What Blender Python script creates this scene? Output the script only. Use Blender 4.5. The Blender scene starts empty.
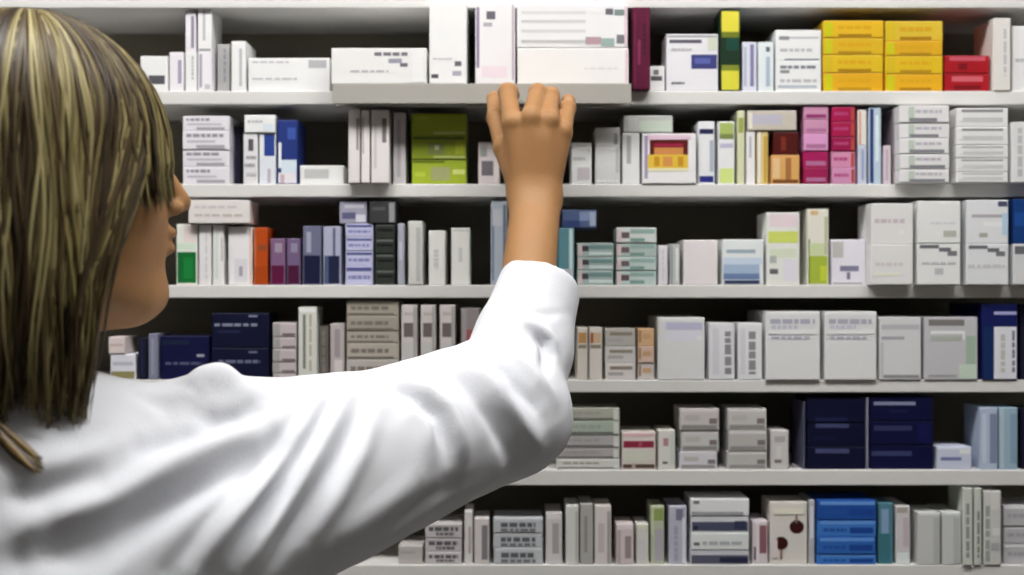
import bpy, bmesh, math, random
import numpy as np
from mathutils import Vector, Matrix, noise
from mathutils.bvhtree import BVHTree

SC = bpy.context.scene
COL = SC.collection
F = 1280.0            # focal length in pixels of a 1024 x 575 frame
CZ = 1.42             # camera height
D = 1.60              # distance from the camera to the shelf fronts
PI = math.pi

def P(px, py, d):
    return Vector(((px - 512) / F * d, d, CZ + (287.5 - py) / F * d))

# ------------------------------------------------------------------ colours and materials
def lin(h):
    h = h.lstrip('#')
    out = []
    for i in (0, 2, 4):
        c = int(h[i:i + 2], 16) / 255
        out.append(c / 12.92 if c <= 0.04045 else ((c + 0.055) / 1.055) ** 2.4)
    return out

MATS = {}
def mat(name, rgb, rough=0.6, spec=0.3, bump=0.0, bscale=200, var=0.0, vscale=6.0):
    if name in MATS: return MATS[name]
    m = bpy.data.materials.new(name); m.use_nodes = True
    nt = m.node_tree; b = nt.nodes['Principled BSDF']
    b.inputs['Base Color'].default_value = (*rgb, 1)
    b.inputs['Roughness'].default_value = rough
    b.inputs['Specular IOR Level'].default_value = spec
    tc = nt.nodes.new('ShaderNodeTexCoord')
    if var:
        n = nt.nodes.new('ShaderNodeTexNoise'); n.inputs['Scale'].default_value = vscale
        n.inputs['Detail'].default_value = 4
        nt.links.new(tc.outputs['Object'], n.inputs['Vector'])
        mx = nt.nodes.new('ShaderNodeMixRGB')
        mx.inputs[1].default_value = (*[c * (1 - var) for c in rgb], 1)
        mx.inputs[2].default_value = (*[min(1, c * (1 + var)) for c in rgb], 1)
        nt.links.new(n.outputs['Fac'], mx.inputs[0]); nt.links.new(mx.outputs[0], b.inputs['Base Color'])
    if bump:
        n = nt.nodes.new('ShaderNodeTexNoise'); n.inputs['Scale'].default_value = bscale
        nt.links.new(tc.outputs['Object'], n.inputs['Vector'])
        bp = nt.nodes.new('ShaderNodeBump'); bp.inputs['Strength'].default_value = bump
        bp.inputs['Distance'].default_value = 0.002
        nt.links.new(n.outputs['Fac'], bp.inputs['Height']); nt.links.new(bp.outputs[0], b.inputs['Normal'])
    MATS[name] = m
    return m

GAIN = 1.02
def card(hexc):
    rgb = lin(hexc); lo_ = min(rgb); me_ = sum(rgb) / 3
    k = .35 * min(1, lo_ / .5)                       # light card: the tint is faint
    rgb = [min(.84, (c + (me_ - c) * k) * (GAIN + .16 * min(1, lo_ / .5))) for c in rgb]
    return mat('printed_card_' + hexc, rgb, rough=0.45, spec=0.35, var=0.02, vscale=25)

# ------------------------------------------------------------------ object helpers
def link(name, me, m=None, parent=None):
    o = bpy.data.objects.new(name, me); COL.objects.link(o)
    if m: me.materials.append(m)
    if parent: o.parent = parent
    return o

def empty(name, loc, label, cat, group=None):
    o = bpy.data.objects.new(name, None); COL.objects.link(o); o.location = loc
    o['label'] = label; o['category'] = cat
    if group: o['group'] = group
    return o

def bm_obj(name, bm, m, parent=None, smooth=False):
    me = bpy.data.meshes.new(name); bm.to_mesh(me); bm.free()
    if smooth:
        for p in me.polygons: p.use_smooth = True
    return link(name, me, m, parent)

def add_box(bm, x0, x1, y0, y1, z0, z1, bevel=0.0):
    r = bmesh.ops.create_cube(bm, size=1.0)
    vs = r['verts']
    bmesh.ops.scale(bm, vec=(x1 - x0, y1 - y0, z1 - z0), verts=vs)
    bmesh.ops.translate(bm, vec=((x0 + x1) / 2, (y0 + y1) / 2, (z0 + z1) / 2), verts=vs)
    if bevel:
        es = list({e for v in vs for e in v.link_edges})
        bmesh.ops.bevel(bm, geom=es, offset=bevel, segments=2, profile=0.5, affect='EDGES')

# ------------------------------------------------------------------ the room
def struct(name, b, m):
    bm = bmesh.new(); add_box(bm, *b); o = bm_obj(name, bm, m); o['kind'] = 'structure'; return o
wallm = mat('wall_paint', (0.36, 0.34, 0.31), 0.8, 0.2, bump=0.1, bscale=120, var=0.03)
struct('floor', (-2.6, 2.6, -2.6, 2.06, -0.08, 0.0), mat('floor_vinyl', (0.18, 0.165, 0.15), 0.5, 0.4, var=0.12, vscale=9))
struct('ceiling', (-2.6, 2.6, -2.6, 2.06, 2.75, 2.83), mat('ceiling_tile', (0.45, 0.44, 0.42), 0.9, 0.1, bump=0.2))
struct('wall_back', (-2.6, 2.6, 1.98, 2.06, 0.0, 2.75), wallm)
struct('wall_front', (-2.6, 2.6, -2.6, -2.52, 0.0, 2.75), wallm)
struct('wall_left', (-2.6, -2.52, -2.52, 1.98, 0.0, 2.75), wallm)
struct('wall_right', (2.52, 2.6, -2.52, 1.98, 0.0, 2.75), wallm)

# ------------------------------------------------------------------ ceiling lamps
def em(name, rgb, s):
    m = bpy.data.materials.new(name); m.use_nodes = True; nt = m.node_tree; nt.nodes.clear()
    e = nt.nodes.new('ShaderNodeEmission'); e.inputs[0].default_value = (*rgb, 1); e.inputs[1].default_value = s
    o = nt.nodes.new('ShaderNodeOutputMaterial'); nt.links.new(e.outputs[0], o.inputs[0]); return m
LAMP_M = em('lamp_diffuser', (1.0, 0.985, 0.96), 19.5)
METAL = mat('painted_metal', (0.6, 0.6, 0.6), 0.4, 0.5)
def lamp(cx, cy, w, h, label):
    r = empty('ceiling_light', (cx, cy, 2.75), label, 'ceiling light', 'fluorescent ceiling lights')
    bm = bmesh.new()
    add_box(bm, -w/2, w/2, -h/2, -h/2 + .03, -.06, 0, .002); add_box(bm, -w/2, w/2, h/2 - .03, h/2, -.06, 0, .002)
    add_box(bm, -w/2, -w/2 + .03, -h/2 + .03, h/2 - .03, -.06, 0, .002); add_box(bm, w/2 - .03, w/2, -h/2 + .03, h/2 - .03, -.06, 0, .002)
    bm_obj('lamp_frame', bm, METAL, r)
    bm = bmesh.new(); add_box(bm, -w/2 + .03, w/2 - .03, -h/2 + .03, h/2 - .03, -.045, -.03)
    bm_obj('lamp_diffuser', bm, LAMP_M, r)
lamp(-0.08, 0.86, 2.2, 0.42, 'long fluorescent ceiling light in the aisle above the person, nearest the shelves')
lamp(-0.1, -1.9, 1.0, 0.18, 'fluorescent ceiling light further back in the aisle behind the camera')

# ------------------------------------------------------------------ the shelving unit
SH = {0: (-6, 8), 1: (91, 104.5), 2: (184, 197), 3: (285, 298), 4: (380, 392.5), 5: (470, 485.5), 6: (565, 579)}
def ztop(r): return CZ + (287.5 - SH[r][0]) / F * D
SHELF_M = mat('shelf_paint', (0.72, 0.71, 0.69), 0.4, 0.4, var=0.05, vscale=3)
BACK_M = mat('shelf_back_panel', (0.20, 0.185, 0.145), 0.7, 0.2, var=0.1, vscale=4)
SIDE_M = mat('shelf_side_panel', (0.6, 0.59, 0.57), 0.5, 0.3)
unit = empty('shelving_unit', (0, 1.76, 0), 'wide off-white pharmacy shelving unit packed with medicine boxes', 'shelving unit')
SX = 1.06; SB = 1.765
levels = [(ztop(r), (SH[r][1] - SH[r][0]) / F * D) for r in range(7)]
z = levels[0][0]
while z + .125 < 2.1: z += .122; levels.append((z, .017))
z = ztop(6)
while z - .125 > .12: z -= .122; levels.append((z, .017))
for (zt, th) in sorted(levels):
    bm = bmesh.new(); add_box(bm, -SX, SX, D - 1.76, SB - 1.76, zt - th, zt, .0012)
    bm_obj('shelf', bm, SHELF_M, unit)
for s in (-1, 1):
    bm = bmesh.new(); add_box(bm, s * (SX + .012) - .0115, s * (SX + .012) + .0115, D - 1.76, SB + .015 - 1.76, 0, 2.12, .0015)
    bm_obj('side_panel', bm, SIDE_M, unit)
bm = bmesh.new(); add_box(bm, -SX, SX, SB + .0005 - 1.76, SB + .014 - 1.76, .0, 2.12)
bm_obj('back_panel', bm, BACK_M, unit)
bm = bmesh.new(); add_box(bm, -SX, SX, D + .03 - 1.76, D + .045 - 1.76, 0, min(z for z, t in levels) - .02)
bm_obj('kick_board', bm, SHELF_M, unit)

# ------------------------------------------------------------------ medicine cartons
rng = random.Random(7)
W, LW, WW, GW, BW = 'dedde2', 'd9d4e0', 'dcd4cc', 'c6c6c4', 'cdd8e0'   # white, lilac, warm, grey and bluish card
MG, DG, LG, NV = '8a8a92', '4c4c54', 'b2b2b8', '20264f'

def R_(u0, v0, u1, v1, c): return [(u0, v0, u1, v1, c)]
def T(v, u0, u1, c=MG, h=.05, n=None):
    """a line of print: short dashes of word-like widths"""
    out = []; u = u0
    L = u1 - u0
    while u < u1 - .01:
        w = L * rng.uniform(.10, .26); w = min(w, u1 - u)
        out.append((u, v, u + w, v + h, c)); u += w + L * rng.uniform(.03, .06)
    return out
def V(u, v0, v1, c=MG, w=.1):
    out = []; v = v0; L = v1 - v0
    while v < v1 - .01:
        h = L * rng.uniform(.10, .26); h = min(h, v1 - v)
        out.append((u, v, u + w, v + h, c)); v += h + L * rng.uniform(.03, .06)
    return out

CNT = {}
def carton(x0, x1, y0, y1, z0, z1, base, marks, label, group, side=None):
    """one folded card box: bevelled body, raised tuck flap on the end that faces out, print on the flap"""
    w, h, dp = x1 - x0, z1 - z0, y1 - y0
    me = bpy.data.meshes.new('medicine_carton')
    bm = bmesh.new()
    add_box(bm, 0, w, 0.0004, dp, 0, h, .0007)
    i = .0009
    add_box(bm, i, w - i, 0.0, .002, i * .9, h - i * 1.3, .0002)      # tuck flap
    for f in bm.faces: f.material_index = 0
    mats = [card(base)]
    if side:
        mats.append(card(side)); bm.faces.ensure_lookup_table()
        for f in bm.faces:
            c = f.calc_center_median()
            if c.y > .003: f.material_index = 1
    idx = {}
    for (u0, v0, u1, v1, c) in marks:
        m_ = card(c)
        if m_ not in mats: mats.append(m_)
        k = mats.index(m_)
        lo, hi = .0014, .9986
        X0, X1 = max(.0014, u0 * w), min(w - .0014, u1 * w)
        Z1, Z0 = min(h - .0016, h * (1 - v0)), max(.0014, h * (1 - v1))
        if X1 <= X0 or Z1 <= Z0: continue
        yy = -.00008 - .00004 * (len(idx) + 0)
        idx[len(idx)] = 1
        yy = max(yy, -.0009)
        q = [bm.verts.new(p) for p in ((X0, yy, Z0), (X1, yy, Z0), (X1, yy, Z1), (X0, yy, Z1))]
        f = bm.faces.new(q); f.material_index = k
    bm.to_mesh(me); bm.free()
    for m_ in mats: me.materials.append(m_)
    o = bpy.data.objects.new('medicine_carton', me); COL.objects.link(o)
    o.location = (x0, y0, z0)
    o['label'] = label; o['category'] = 'medicine box'; o['group'] = group
    return o

ROWN = {1: 'top shelf', 2: 'second shelf', 3: 'third shelf', 4: 'fourth shelf', 5: 'fifth shelf', 6: 'bottom shelf'}
def B(r, x0, x1, yt, base, marks, label, s=None, dep=None, on=None, group=None, yb=None, side=None):
    """a carton on shelf r; x0, x1, yt as read from the photograph, s = how far the front is set back"""
    if s is None: s = rng.uniform(.002, .006)
    if dep is None: dep = rng.uniform(.052, .07)
    d = D + s
    X0 = (x0 + .35 - 512) / F * d; X1 = (x1 - .35 - 512) / F * d
    z0 = ztop(r) + .0002 if on is None else on + .0002
    z1 = CZ + (287.5 - yt) / F * d
    carton(X0, X1, d, d + dep, z0, z1, base, marks, label, group or 'medicine boxes on the ' + ROWN[r], side)
    return z1

ORD = ['topmost', 'second from top', 'third from top', 'fourth from top', 'fifth from top', 'sixth from top']
def S(r, x0, x1, ys, base, marks, what, where, s=None, jit=.6, side=None):
    """a stack; ys = tops of its boxes, top one first; base and marks may be lists"""
    n = len(ys); zt = None
    if s is None: s = rng.uniform(.003, .005)
    g = '%s' % where
    for k in range(n - 1, -1, -1):
        b = base[k] if isinstance(base, list) else base
        mk = marks[k] if isinstance(marks, list) and marks and isinstance(marks[0], list) else marks
        if callable(mk): mk = mk()
        pos = ORD[k] if k < n - 1 else 'bottom'
        j0, j1 = rng.uniform(0, jit), rng.uniform(0, jit)
        zt = B(r, x0 + j0, x1 - j1, ys[k], b, mk, '%s, %s in %s' % (what, pos, where),
               s=s + rng.uniform(0, .002), dep=.062, on=zt, group=g, side=side)
    return zt
def tx(c=MG): return lambda: T(.25, .12, rng.uniform(.5, .9), c, .16) + T(.6, .12, rng.uniform(.4, .7), c, .10)

exec_rows = []
# ---------------- top shelf
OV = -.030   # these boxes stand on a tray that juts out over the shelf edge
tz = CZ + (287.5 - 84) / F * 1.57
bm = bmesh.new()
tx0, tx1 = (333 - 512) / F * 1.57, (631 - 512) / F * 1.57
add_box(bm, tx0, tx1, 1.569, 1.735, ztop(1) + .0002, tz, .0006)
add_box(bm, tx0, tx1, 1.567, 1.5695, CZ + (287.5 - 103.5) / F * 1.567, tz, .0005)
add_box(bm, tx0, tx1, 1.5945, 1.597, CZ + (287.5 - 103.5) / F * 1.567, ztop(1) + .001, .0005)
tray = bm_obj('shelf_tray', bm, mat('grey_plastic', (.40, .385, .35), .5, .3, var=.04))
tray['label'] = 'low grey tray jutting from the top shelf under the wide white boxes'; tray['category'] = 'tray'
z = B(1, 140, 168, 56, W, R_(.3, .55, .9, .8, '55555c'), 'white box with a grey patch, half hidden by the hair, on the top shelf')
B(1, 169, 184, 52, LW, R_(.6, .2, .85, .8, '9c93ad'), 'narrow upright white box with a lilac stripe, right of the hair, top shelf')
z1 = B(1, 185, 197, 52, W, V(.55, .1, .7, LG, .2), 'narrow upright white box under the tallest pair, left one, top shelf')
z2 = B(1, 197.5, 212, 52, LW, R_(.12, .05, .3, .9, '9c98a6') + R_(.5, .82, .9, .95, LG), 'upright white box with a grey edge under the tallest pair, right one, top shelf')
B(1, 185, 196, 12, LW, R_(.55, .1, .85, .9, '8d8498'), 'left of two thin upright boxes standing on other boxes near the hair, top shelf', on=z1)
B(1, 197.5, 212, 6, W, R_(.35, .1, .55, .75, LG) + R_(.1, .93, .95, .98, MG), 'right of two thin upright boxes standing on other boxes near the hair, top shelf', on=z2)
B(1, 217, 230, 44, 'a5a4a4', V(.5, .1, .8, MG, .2), 'grey upright box between thin white uprights and a wide lying box, top shelf', s=.02)
B(1, 231, 246, 41, W, R_(.1, .25, .3, .75, 'f0f0f0') + R_(.55, .15, .75, .9, LG), 'upright white box with a pale stripe left of the wide lying box, top shelf')
B(1, 248, 330, 58, W, T(.1, .05, .5, LG, .05) + R_(.74, .06, .96, .3, 'a9a9ad') + T(.6, .05, .6, LG, .05), 'wide white box lying flat with a grey corner patch, top shelf', dep=.12)
B(1, 331, 427, 48, 'd8d7d6', T(.12, .45, .8, '77757c', .1) + R_(.60, .30, .74, .42, '8f8fa0') + R_(.72, .42, .80, .52, '6c6b72') + T(.62, .2, .6, LG, .06) + R_(.85, .05, .97, .95, 'e2e2e0'),
  'wide white box jutting over the shelf edge left of the tall white one, top shelf', s=OV, dep=.13, on=tz)
B(1, 429, 467, 3.2, W, R_(.05, .88, .24, .93, '55535c') + R_(.68, .72, .86, .78, '66646c') + R_(.62, .84, .86, .90, 'a79fb4') + T(.68, .1, .6, LG, .02),
  'tall upright white box reaching the shelf above with small dark marks at its foot', s=OV, dep=.13, on=tz)
B(1, 475, 515.5, 3.2, 'dad8e0', R_(.0, .05, .10, .8, '8b7f9e') + R_(.28, .10, .50, .2, '66636e') + R_(.2, .24, .42, .29, 'a9a6b2') + R_(.15, .78, .8, .92, 'dfc9d6') + R_(.92, .0, 1, .95, 'b7a3b4'),
  'tall upright white box with a pink-lilac edge, directly above the thumb', s=OV, dep=.13, on=tz)
zz = B(1, 517, 629, 48, 'dddad8', T(.55, .60, .9, 'cfc9cb', .05) + R_(.97, 0, 1, 1, 'dfb6c4'), 'wide plain white box touched by the fingertips, jutting over the shelf edge', s=OV, dep=.13, on=tz)
mk = []
for v, c in ((.16, 'c8c8cc'), (.36, 'bcbcc0'), (.58, 'c4c4c8'), (.82, 'b4b4b8')): mk += R_(.04, v, .62, v + .07, c)
mk += R_(.80, .10, .87, .24, '67656d') + R_(.88, .12, .97, .26, '788a86') + R_(.62, .75, .76, .92, 'b08d97') + R_(.76, .78, .88, .96, '8ea8a4') + R_(.90, .7, .97, .9, '77757d') + R_(.62, .1, .75, .2, 'e8e4e6') + R_(.97, 0, 1, 1, 'dfb6c4')
B(1, 516.5, 628, 4.2, 'd9d9dc', mk, 'wide white box with fine grey lines lying on the box the hand touches', s=OV, dep=.13, on=zz)
B(1, 632, 650.5, 7, '5c0e33', R_(.1, .08, .2, .95, '7a2048') + R_(.3, .4, .45, .7, '8a3156') + V(.6, .2, .6, '430822', .15), 'tall maroon upright box beside the wide jutting boxes', s=-.012, dep=.12)
B(1, 647, 665, 66, W, R_(.35, .15, .65, .35, '77757a') + R_(.2, .4, .85, .58, '5f5d64'), 'small white box with a dark grey mark, right of the maroon box', s=.004)
B(1, 666, 718.5, 34, 'd6d4e6', R_(0, 0, 1, .06, '9a9c98') + R_(.06, .1, .68, .16, '5a5868') + R_(.48, .36, 1, .61, '3b3f7d') + R_(.55, .42, .85, .52, '5560a8') + T(.84, .1, .35, DG, .04) + R_(.8, .06, 1, .28, 'c9cdb6') + T(.25, .1, .5, LG, .04),
  'white box with a navy rectangle and grey top border, top shelf')
B(1, 720, 740.5, 10, '14301c', R_(0, 0, 1, .27, 'e0d53a') + R_(0, .27, 1, .34, '6f7a1c') + R_(0, .74, 1, 1, 'dcd63a') + R_(0, .68, 1, .75, '7f8a28') + R_(.3, .34, .9, .5, '0f4436'), 'tall dark green box with bright yellow ends, top shelf', s=.001)
B(1, 742, 757, 42, 'c9cce0', R_(.55, .05, .8, .9, '7c78a8') + R_(.1, .1, .3, .9, 'a8b4c8'), 'narrow pale upright box with a violet stripe, right of the dark green one', s=.004)
B(1, 758, 774, 42, 'cdd9e4', R_(.5, .1, .75, .2, '5f6a78') + R_(.5, .3, .75, .9, '9db2c6'), 'narrow pale blue upright box left of the white pair, top shelf')
S(1, 775, 822, [30, 61], 'd9dbe2', [R_(.08, .2, .3, .32, MG) + R_(.3, .22, .95, .28, LG) + T(.6, .1, .8, LG, .1) + R_(.2, .93, .95, .99, '3f475c'), T(.15, .1, .9, '7b8190', .1) + R_(.1, .3, .3, .4, MG) + T(.6, .1, .9, LG, .1) + R_(.05, .8, .9, .88, 'a9b4c0')],
  'white box with grey print lines', 'the stack left of the yellow boxes')
def ymk():
    return R_(.02, .0, .16, 1, rng.choice(['c9c414', 'd3b61c'])) + R_(.25, .78, .8, .95, rng.choice(['a97b0c', 'b58a14'])) + T(.3, .25, .8, 'd9a413', .2)
S(1, 822.5, 884, [20.5, 38, 55, 73], ['e2b51c', 'd9b01c', 'dcb81c', 'e0a818'], ymk, 'yellow box with ochre print', 'the left yellow stack')
S(1, 885, 943.5, [21, 41, 56, 74], ['d8b830', 'dca81c', 'dcb81c', 'e2aa1a'], ymk, 'yellow box with orange print', 'the right yellow stack')
S(1, 944.5, 990, [55.5, 73.5], 'a5121f', [R_(.1, .05, .9, .3, 'c65063') + R_(.3, .45, .5, .8, '7a0c16'), R_(.15, .15, .85, .45, 'cf5a68') + R_(.2, .65, .8, .9, '7a0c16')], 'red box with a pink stripe', 'the red pair beside the yellow stacks')
B(1, 993, 1011, 18, 'd4cfc8', V(.6, .15, .8, LG, .15), 'upright cream box right of the red pair, top shelf', s=-.002)
B(1, 1012, 1042, 26, 'dcdcdc', V(.4, .2, .9, LG, .15) + T(.5, .1, .8, LG, .05), 'white box at the right end of the top shelf in view')

# ---------------- second shelf
S(2, 182, 230, [116, 131, 150, 167], 'd4d0d8', lambda: T(.15, .08, rng.uniform(.5, .9), '8f8d98', .18) + R_(.1, .5, rng.uniform(.5, .9), .62, 'b4b0bc') + R_(.3, .75, .9, .92, '9f9ba6'), 'flat white box, grey print', 'the second-shelf stack by the fringe')
B(2, 231.5, 241, 126, '1a1a2c', V(.3, .1, .9, '2c3050', .3), 'very dark narrow upright box left of the blue and white ones, second shelf', s=.03)
za = B(2, 243, 258, 133, 'd2d0d4', R_(.35, .12, .7, .35, '55535a') + T(.45, .2, .9, MG, .06) + T(.6, .1, .8, MG, .06) + T(.78, .2, .9, LG, .06), 'white upright box speckled with grey print under a lying white box, second shelf')
zb = B(2, 259, 276, 133, 'cdd3e4', R_(.3, .0, 1, .45, '27408f') + R_(.0, 0, .25, .5, 'd4e2f4') + R_(.5, .7, .7, 1, 'b5a9b6'), 'upright box, blue above and white below, under a lying white box, second shelf')
B(2, 244, 275.5, 115, 'd9dcdc', R_(.6, .5, .95, .9, 'c3d2e8') + T(.3, .1, .6, LG, .15), 'small white box lying on top of two upright ones, second shelf', on=max(za, zb))
B(2, 277, 298, 120, '22357c', R_(.0, .35, .2, .75, 'cfe0f4') + R_(.2, .62, 1, .82, 'bcd2ee') + R_(0, .82, 1, 1, 'd5cdd6') + R_(.5, .12, .9, .3, '3a55a8') + R_(.15, .85, .35, 1, 'b79fae'), 'navy blue upright box with a white lower part, second shelf')
B(2, 299.5, 344, 165.5, 'd8d8d6', R_(.1, .2, .66, .7, 'b6b7b6') + R_(.72, .15, .98, .9, 'e4e8ee'), 'flat white box with a grey label lying left of four narrow uprights, second shelf')
B(2, 348, 360, 109.5, 'd6cecc', R_(.7, .12, .95, .55, '8b8580'), 'leftmost of four narrow uprights left of the lime boxes, second shelf', s=-.012)
B(2, 361, 370, 110, 'dcd4d0', R_(.0, .1, .3, .6, 'a09a98'), 'second of four narrow uprights left of the lime boxes, second shelf', s=-.012)
B(2, 371, 389.5, 109.5, 'd6cfce', R_(.6, .12, .85, .45, '7c7476') + R_(.15, .2, .3, .8, 'c2bab9'), 'third of four narrow uprights left of the lime boxes, second shelf', s=-.012)
B(2, 393, 406, 112.5, 'b9b4b8', R_(.3, .1, .6, .9, 'a39ea6'), 'greyish upright box just left of the lime green stack', s=.004)
S(2, 411, 467, [113.5, 136, 159.5], ['94a61c', '8c9c26', '9db02c'],
  [R_(.4, .82, .98, .93, 'b9c56a') + R_(.05, .95, .95, 1, '4f5e0e') + R_(.05, .1, .3, .3, 'a3b230'), R_(.02, .02, .95, .14, '4c5a12') + R_(.3, .3, .6, .8, '7f8a4a') + R_(.42, .4, .5, .6, 'b8bc90') + R_(.8, .2, .95, .8, 'a5b02a') + R_(.4, .86, .98, .96, 'b9c56a'),
   R_(.0, .02, .6, .14, '66751a') + R_(.35, .3, .7, .85, '9ca268') + R_(.75, .4, 1, .6, 'c3cf6a') + R_(.05, .5, .25, .7, 'b2c23c')], 'lime green box', 'the lime stack left of the hand', side='98a86a')
B(2, 478, 500, 142, 'd2c4c6', R_(.15, .45, .7, .8, '6f6a70') + R_(.1, .1, .4, .35, '98a09a') + R_(.78, 0, 1, 1, 'e2cfc8'), 'small white box with a dark smudge partly behind the thumb', s=.004)
B(2, 571, 592, 142.5, 'd9dcda', T(.1, .2, .8, 'eef0f0', .08) + T(.35, .1, .7, LG, .08) + R_(.3, .6, .9, .9, 'c2b8c0'), 'small white box right of the wrist on the second shelf')
B(2, 595, 620.5, 127.5, 'c7c8c8', R_(.75, .1, .9, .3, MG) + R_(.82, .35, .95, .8, 'aeb0b0') + T(.92, .05, .95, 'dfe8e6', .05), 'pale grey upright box second to the right of the wrist, second shelf')
zt = B(2, 622, 640, 133, 'd2d4d4', R_(.25, .05, .5, .6, 'a2a6a6'), 'narrow white upright box left of the red and yellow label, second shelf')
B(2, 642, 696.5, 133.5, 'e0d8de', R_(.04, .05, .1, .9, '9d90b4') + R_(.14, .13, .85, .42, '5b1210') + R_(.22, .20, .76, .26, 'a01c44') + R_(.22, .28, .76, .42, 'd08a4a') + R_(.10, .42, .85, .69, 'e2bd3a') + R_(.22, .46, .32, .65, 'c89022') + R_(.38, .46, .56, .65, 'd8924a') + R_(.66, .46, .76, .65, 'c89022') + R_(.1, .69, .85, .75, 'e8dba8') + R_(.1, .03, .9, .12, 'ddb4cc'),
  'white box with a dark red and yellow label, second shelf', s=-.002, dep=.11)
B(2, 623, 673, 115.5, 'b2b4b0', R_(.32, .3, .98, .95, 'b9c8b4') + R_(.1, .1, .3, .9, 'bcbcba'), 'grey box with a pale green panel lying above the red and yellow label', on=zt + .0006, s=.003, yb=133)
B(2, 698, 715, 121.5, 'd3d6ea', R_(0, .12, 1, .2, '1f2450') + R_(0, .87, 1, .97, '23287a') + R_(.7, .3, .95, .8, 'a3a9bd') + R_(.2, .3, .5, .8, 'dfe4f2'), 'white upright box with navy bands at top and foot, second shelf')
B(2, 718, 735, 121.5, 'd7d9e4', R_(0, 0, 1, .2, 'a9bd62') + R_(0, .2, 1, .28, '7d8a4c') + R_(0, .75, 1, 1, 'cfe07a') + R_(.1, .35, .9, .42, 'b4aed0'), 'upright white box with light green ends, second shelf')
B(2, 737, 745, 110.5, 'cfd2a4', R_(.1, .1, .9, .3, '9aa850'), 'very thin lime and white upright box, second shelf')
z1 = B(2, 746, 755.5, 131, 'dcdadc', R_(.3, .1, .6, .5, LG), 'thin white upright box under the beige lying box, second shelf')
z2 = B(2, 756.5, 768.5, 131, 'd9c27a', R_(.0, 0, .35, 1, 'd8d4d8') + R_(.6, .1, .95, 1, 'c9a23c'), 'thin upright box with a mustard yellow side under the beige box, second shelf')
zk = B(2, 771, 800, 155, 'dba55a', R_(.05, .1, .3, .8, 'e2bb80') + R_(.5, .1, .7, .85, 'a86f3c') + R_(.05, .85, .95, 1, '7a4a22'), 'orange-tan box under the dark brown one, second shelf')
zk = B(2, 773, 799, 132, '4c0e08', R_(.3, .2, .5, .8, '7a2a1c'), 'dark brown-red box on the orange-tan one, second shelf', on=zk)
B(2, 747, 797, 110.5, 'c2b8a8', R_(.1, .2, .7, .7, 'b4aec2') + R_(.02, .1, .1, .9, 'd9d4c0'), 'beige box lying across the tops of thin uprights, second shelf', on=max(z1, z2, zk) + .0002)
S(2, 803, 829, [106, 120, 134, 151, 168], ['cb86ac', 'c987ad', 'd78cc4', 'a81a5c', '9c1a52'], lambda: R_(.1, .6, .9, .85, rng.choice(['b06a96', '92306a', 'b84a8a'])), 'pink to magenta box', 'the left pink stack, second shelf', s=.001)
S(2, 831, 856, [107, 122, 137, 151.5, 168], ['a8124e', 'a8144c', '98124a', 'd383ac', 'cf86b4'], lambda: R_(.82, .05, 1, .95, 'b54a38') + T(.35, .1, .7, 'b6467e', .2), 'magenta to pink box', 'the right pink stack, second shelf', s=.001)
z1 = B(2, 857.5, 867, 145.5, 'b6bcd2', R_(.4, .1, .7, .9, '8f9cc4'), 'pale violet-blue upright box under a peach one, second shelf')
B(2, 857.5, 867, 110, 'd8cec8', R_(0, 0, .35, 1, 'd39a78'), 'white and peach upright box standing on a pale violet one, second shelf', on=z1)
B(2, 868.5, 881.5, 107.5, 'a9c0d4', R_(.0, 0, .38, 1, '2a3f78') + R_(.55, .1, .8, .7, 'c3dae4'), 'light blue upright box with a navy stripe, second shelf')
B(2, 883, 891.5, 145.5, 'c9b6c2', R_(.3, .1, .6, .9, 'b79fae'), 'short pinkish upright box in the dark gap left of the white stacks, second shelf')
B(2, 892.5, 898, 110, '83767c', [], 'very thin grey upright box against the white stacks, second shelf', s=.003)
def wmk():
    return R_(.18, .05, .3, .95, 'b4c4b0') + R_(.2, .72, rng.uniform(.75, .95), .95, '7f8086') + T(.25, .32, .85, 'b2aeb8', .18)
S(2, 899, 950, [105.5, 123, 138.5, 154, 169.5], 'd6d4d6', wmk, 'white box with green bar', 'the stack right of the pink boxes', s=-.02)
S(2, 956, 1009, [108, 127, 145, 158, 172], 'd8d8d8', lambda: R_(.1, .0, .9, .22, '8a8a8c') + R_(.05, .5, .9, .75, 'bcbcbe') + R_(.02, .3, .12, .7, 'efefef'), 'white box with dark bar', 'the second-shelf stack near the right edge', s=-.02)
B(2, 1011, 1043, 122, 'd2d2d2', V(.2, .1, .9, LG, .15) + V(.5, .1, .9, LG, .1), 'white box at the right end of the second shelf in view', s=-.02)

# ---------------- third shelf
z1 = B(3, 176, 197.5, 224, 'd9dcd0', R_(.0, .46, 1, .97, '0f6a30') + R_(.35, .55, .8, .9, '148038') + R_(0, .32, 1, .42, 'c3dcc0') + R_(.35, .02, 1, .3, 'e0ccc8'), 'white box with a dark green lower half in front of the mouth, third shelf')
z2 = B(3, 198.5, 211.5, 225, 'd8d4d6', V(.5, .1, .9, 'c8c4c8', .2), 'white upright box right of the green and white one, third shelf')
z3 = B(3, 212.5, 224, 225, 'd9dad6', R_(.2, .1, .5, .9, 'c4cfca') + R_(.75, .2, .9, .6, 'b8a9a8'), 'white upright box left of a dark slit, under the lying beige box, third shelf')
B(3, 188, 250, 200, 'd6cdc9', T(.25, .1, .8, 'c3b7bd', .1) + T(.6, .1, .9, 'bdb2a9', .1), 'beige-white box lying flat at nose height on the third shelf', on=max(z1, z2, z3), s=-.004)
B(3, 228, 252.5, 227, 'dcd8da', R_(.9, 0, 1, 1, 'e2a878') + R_(.25, .55, .8, .95, 'cfcad2') + R_(.45, .68, .6, .85, '9d9cab'), 'white upright box against the orange one, third shelf')
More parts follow.
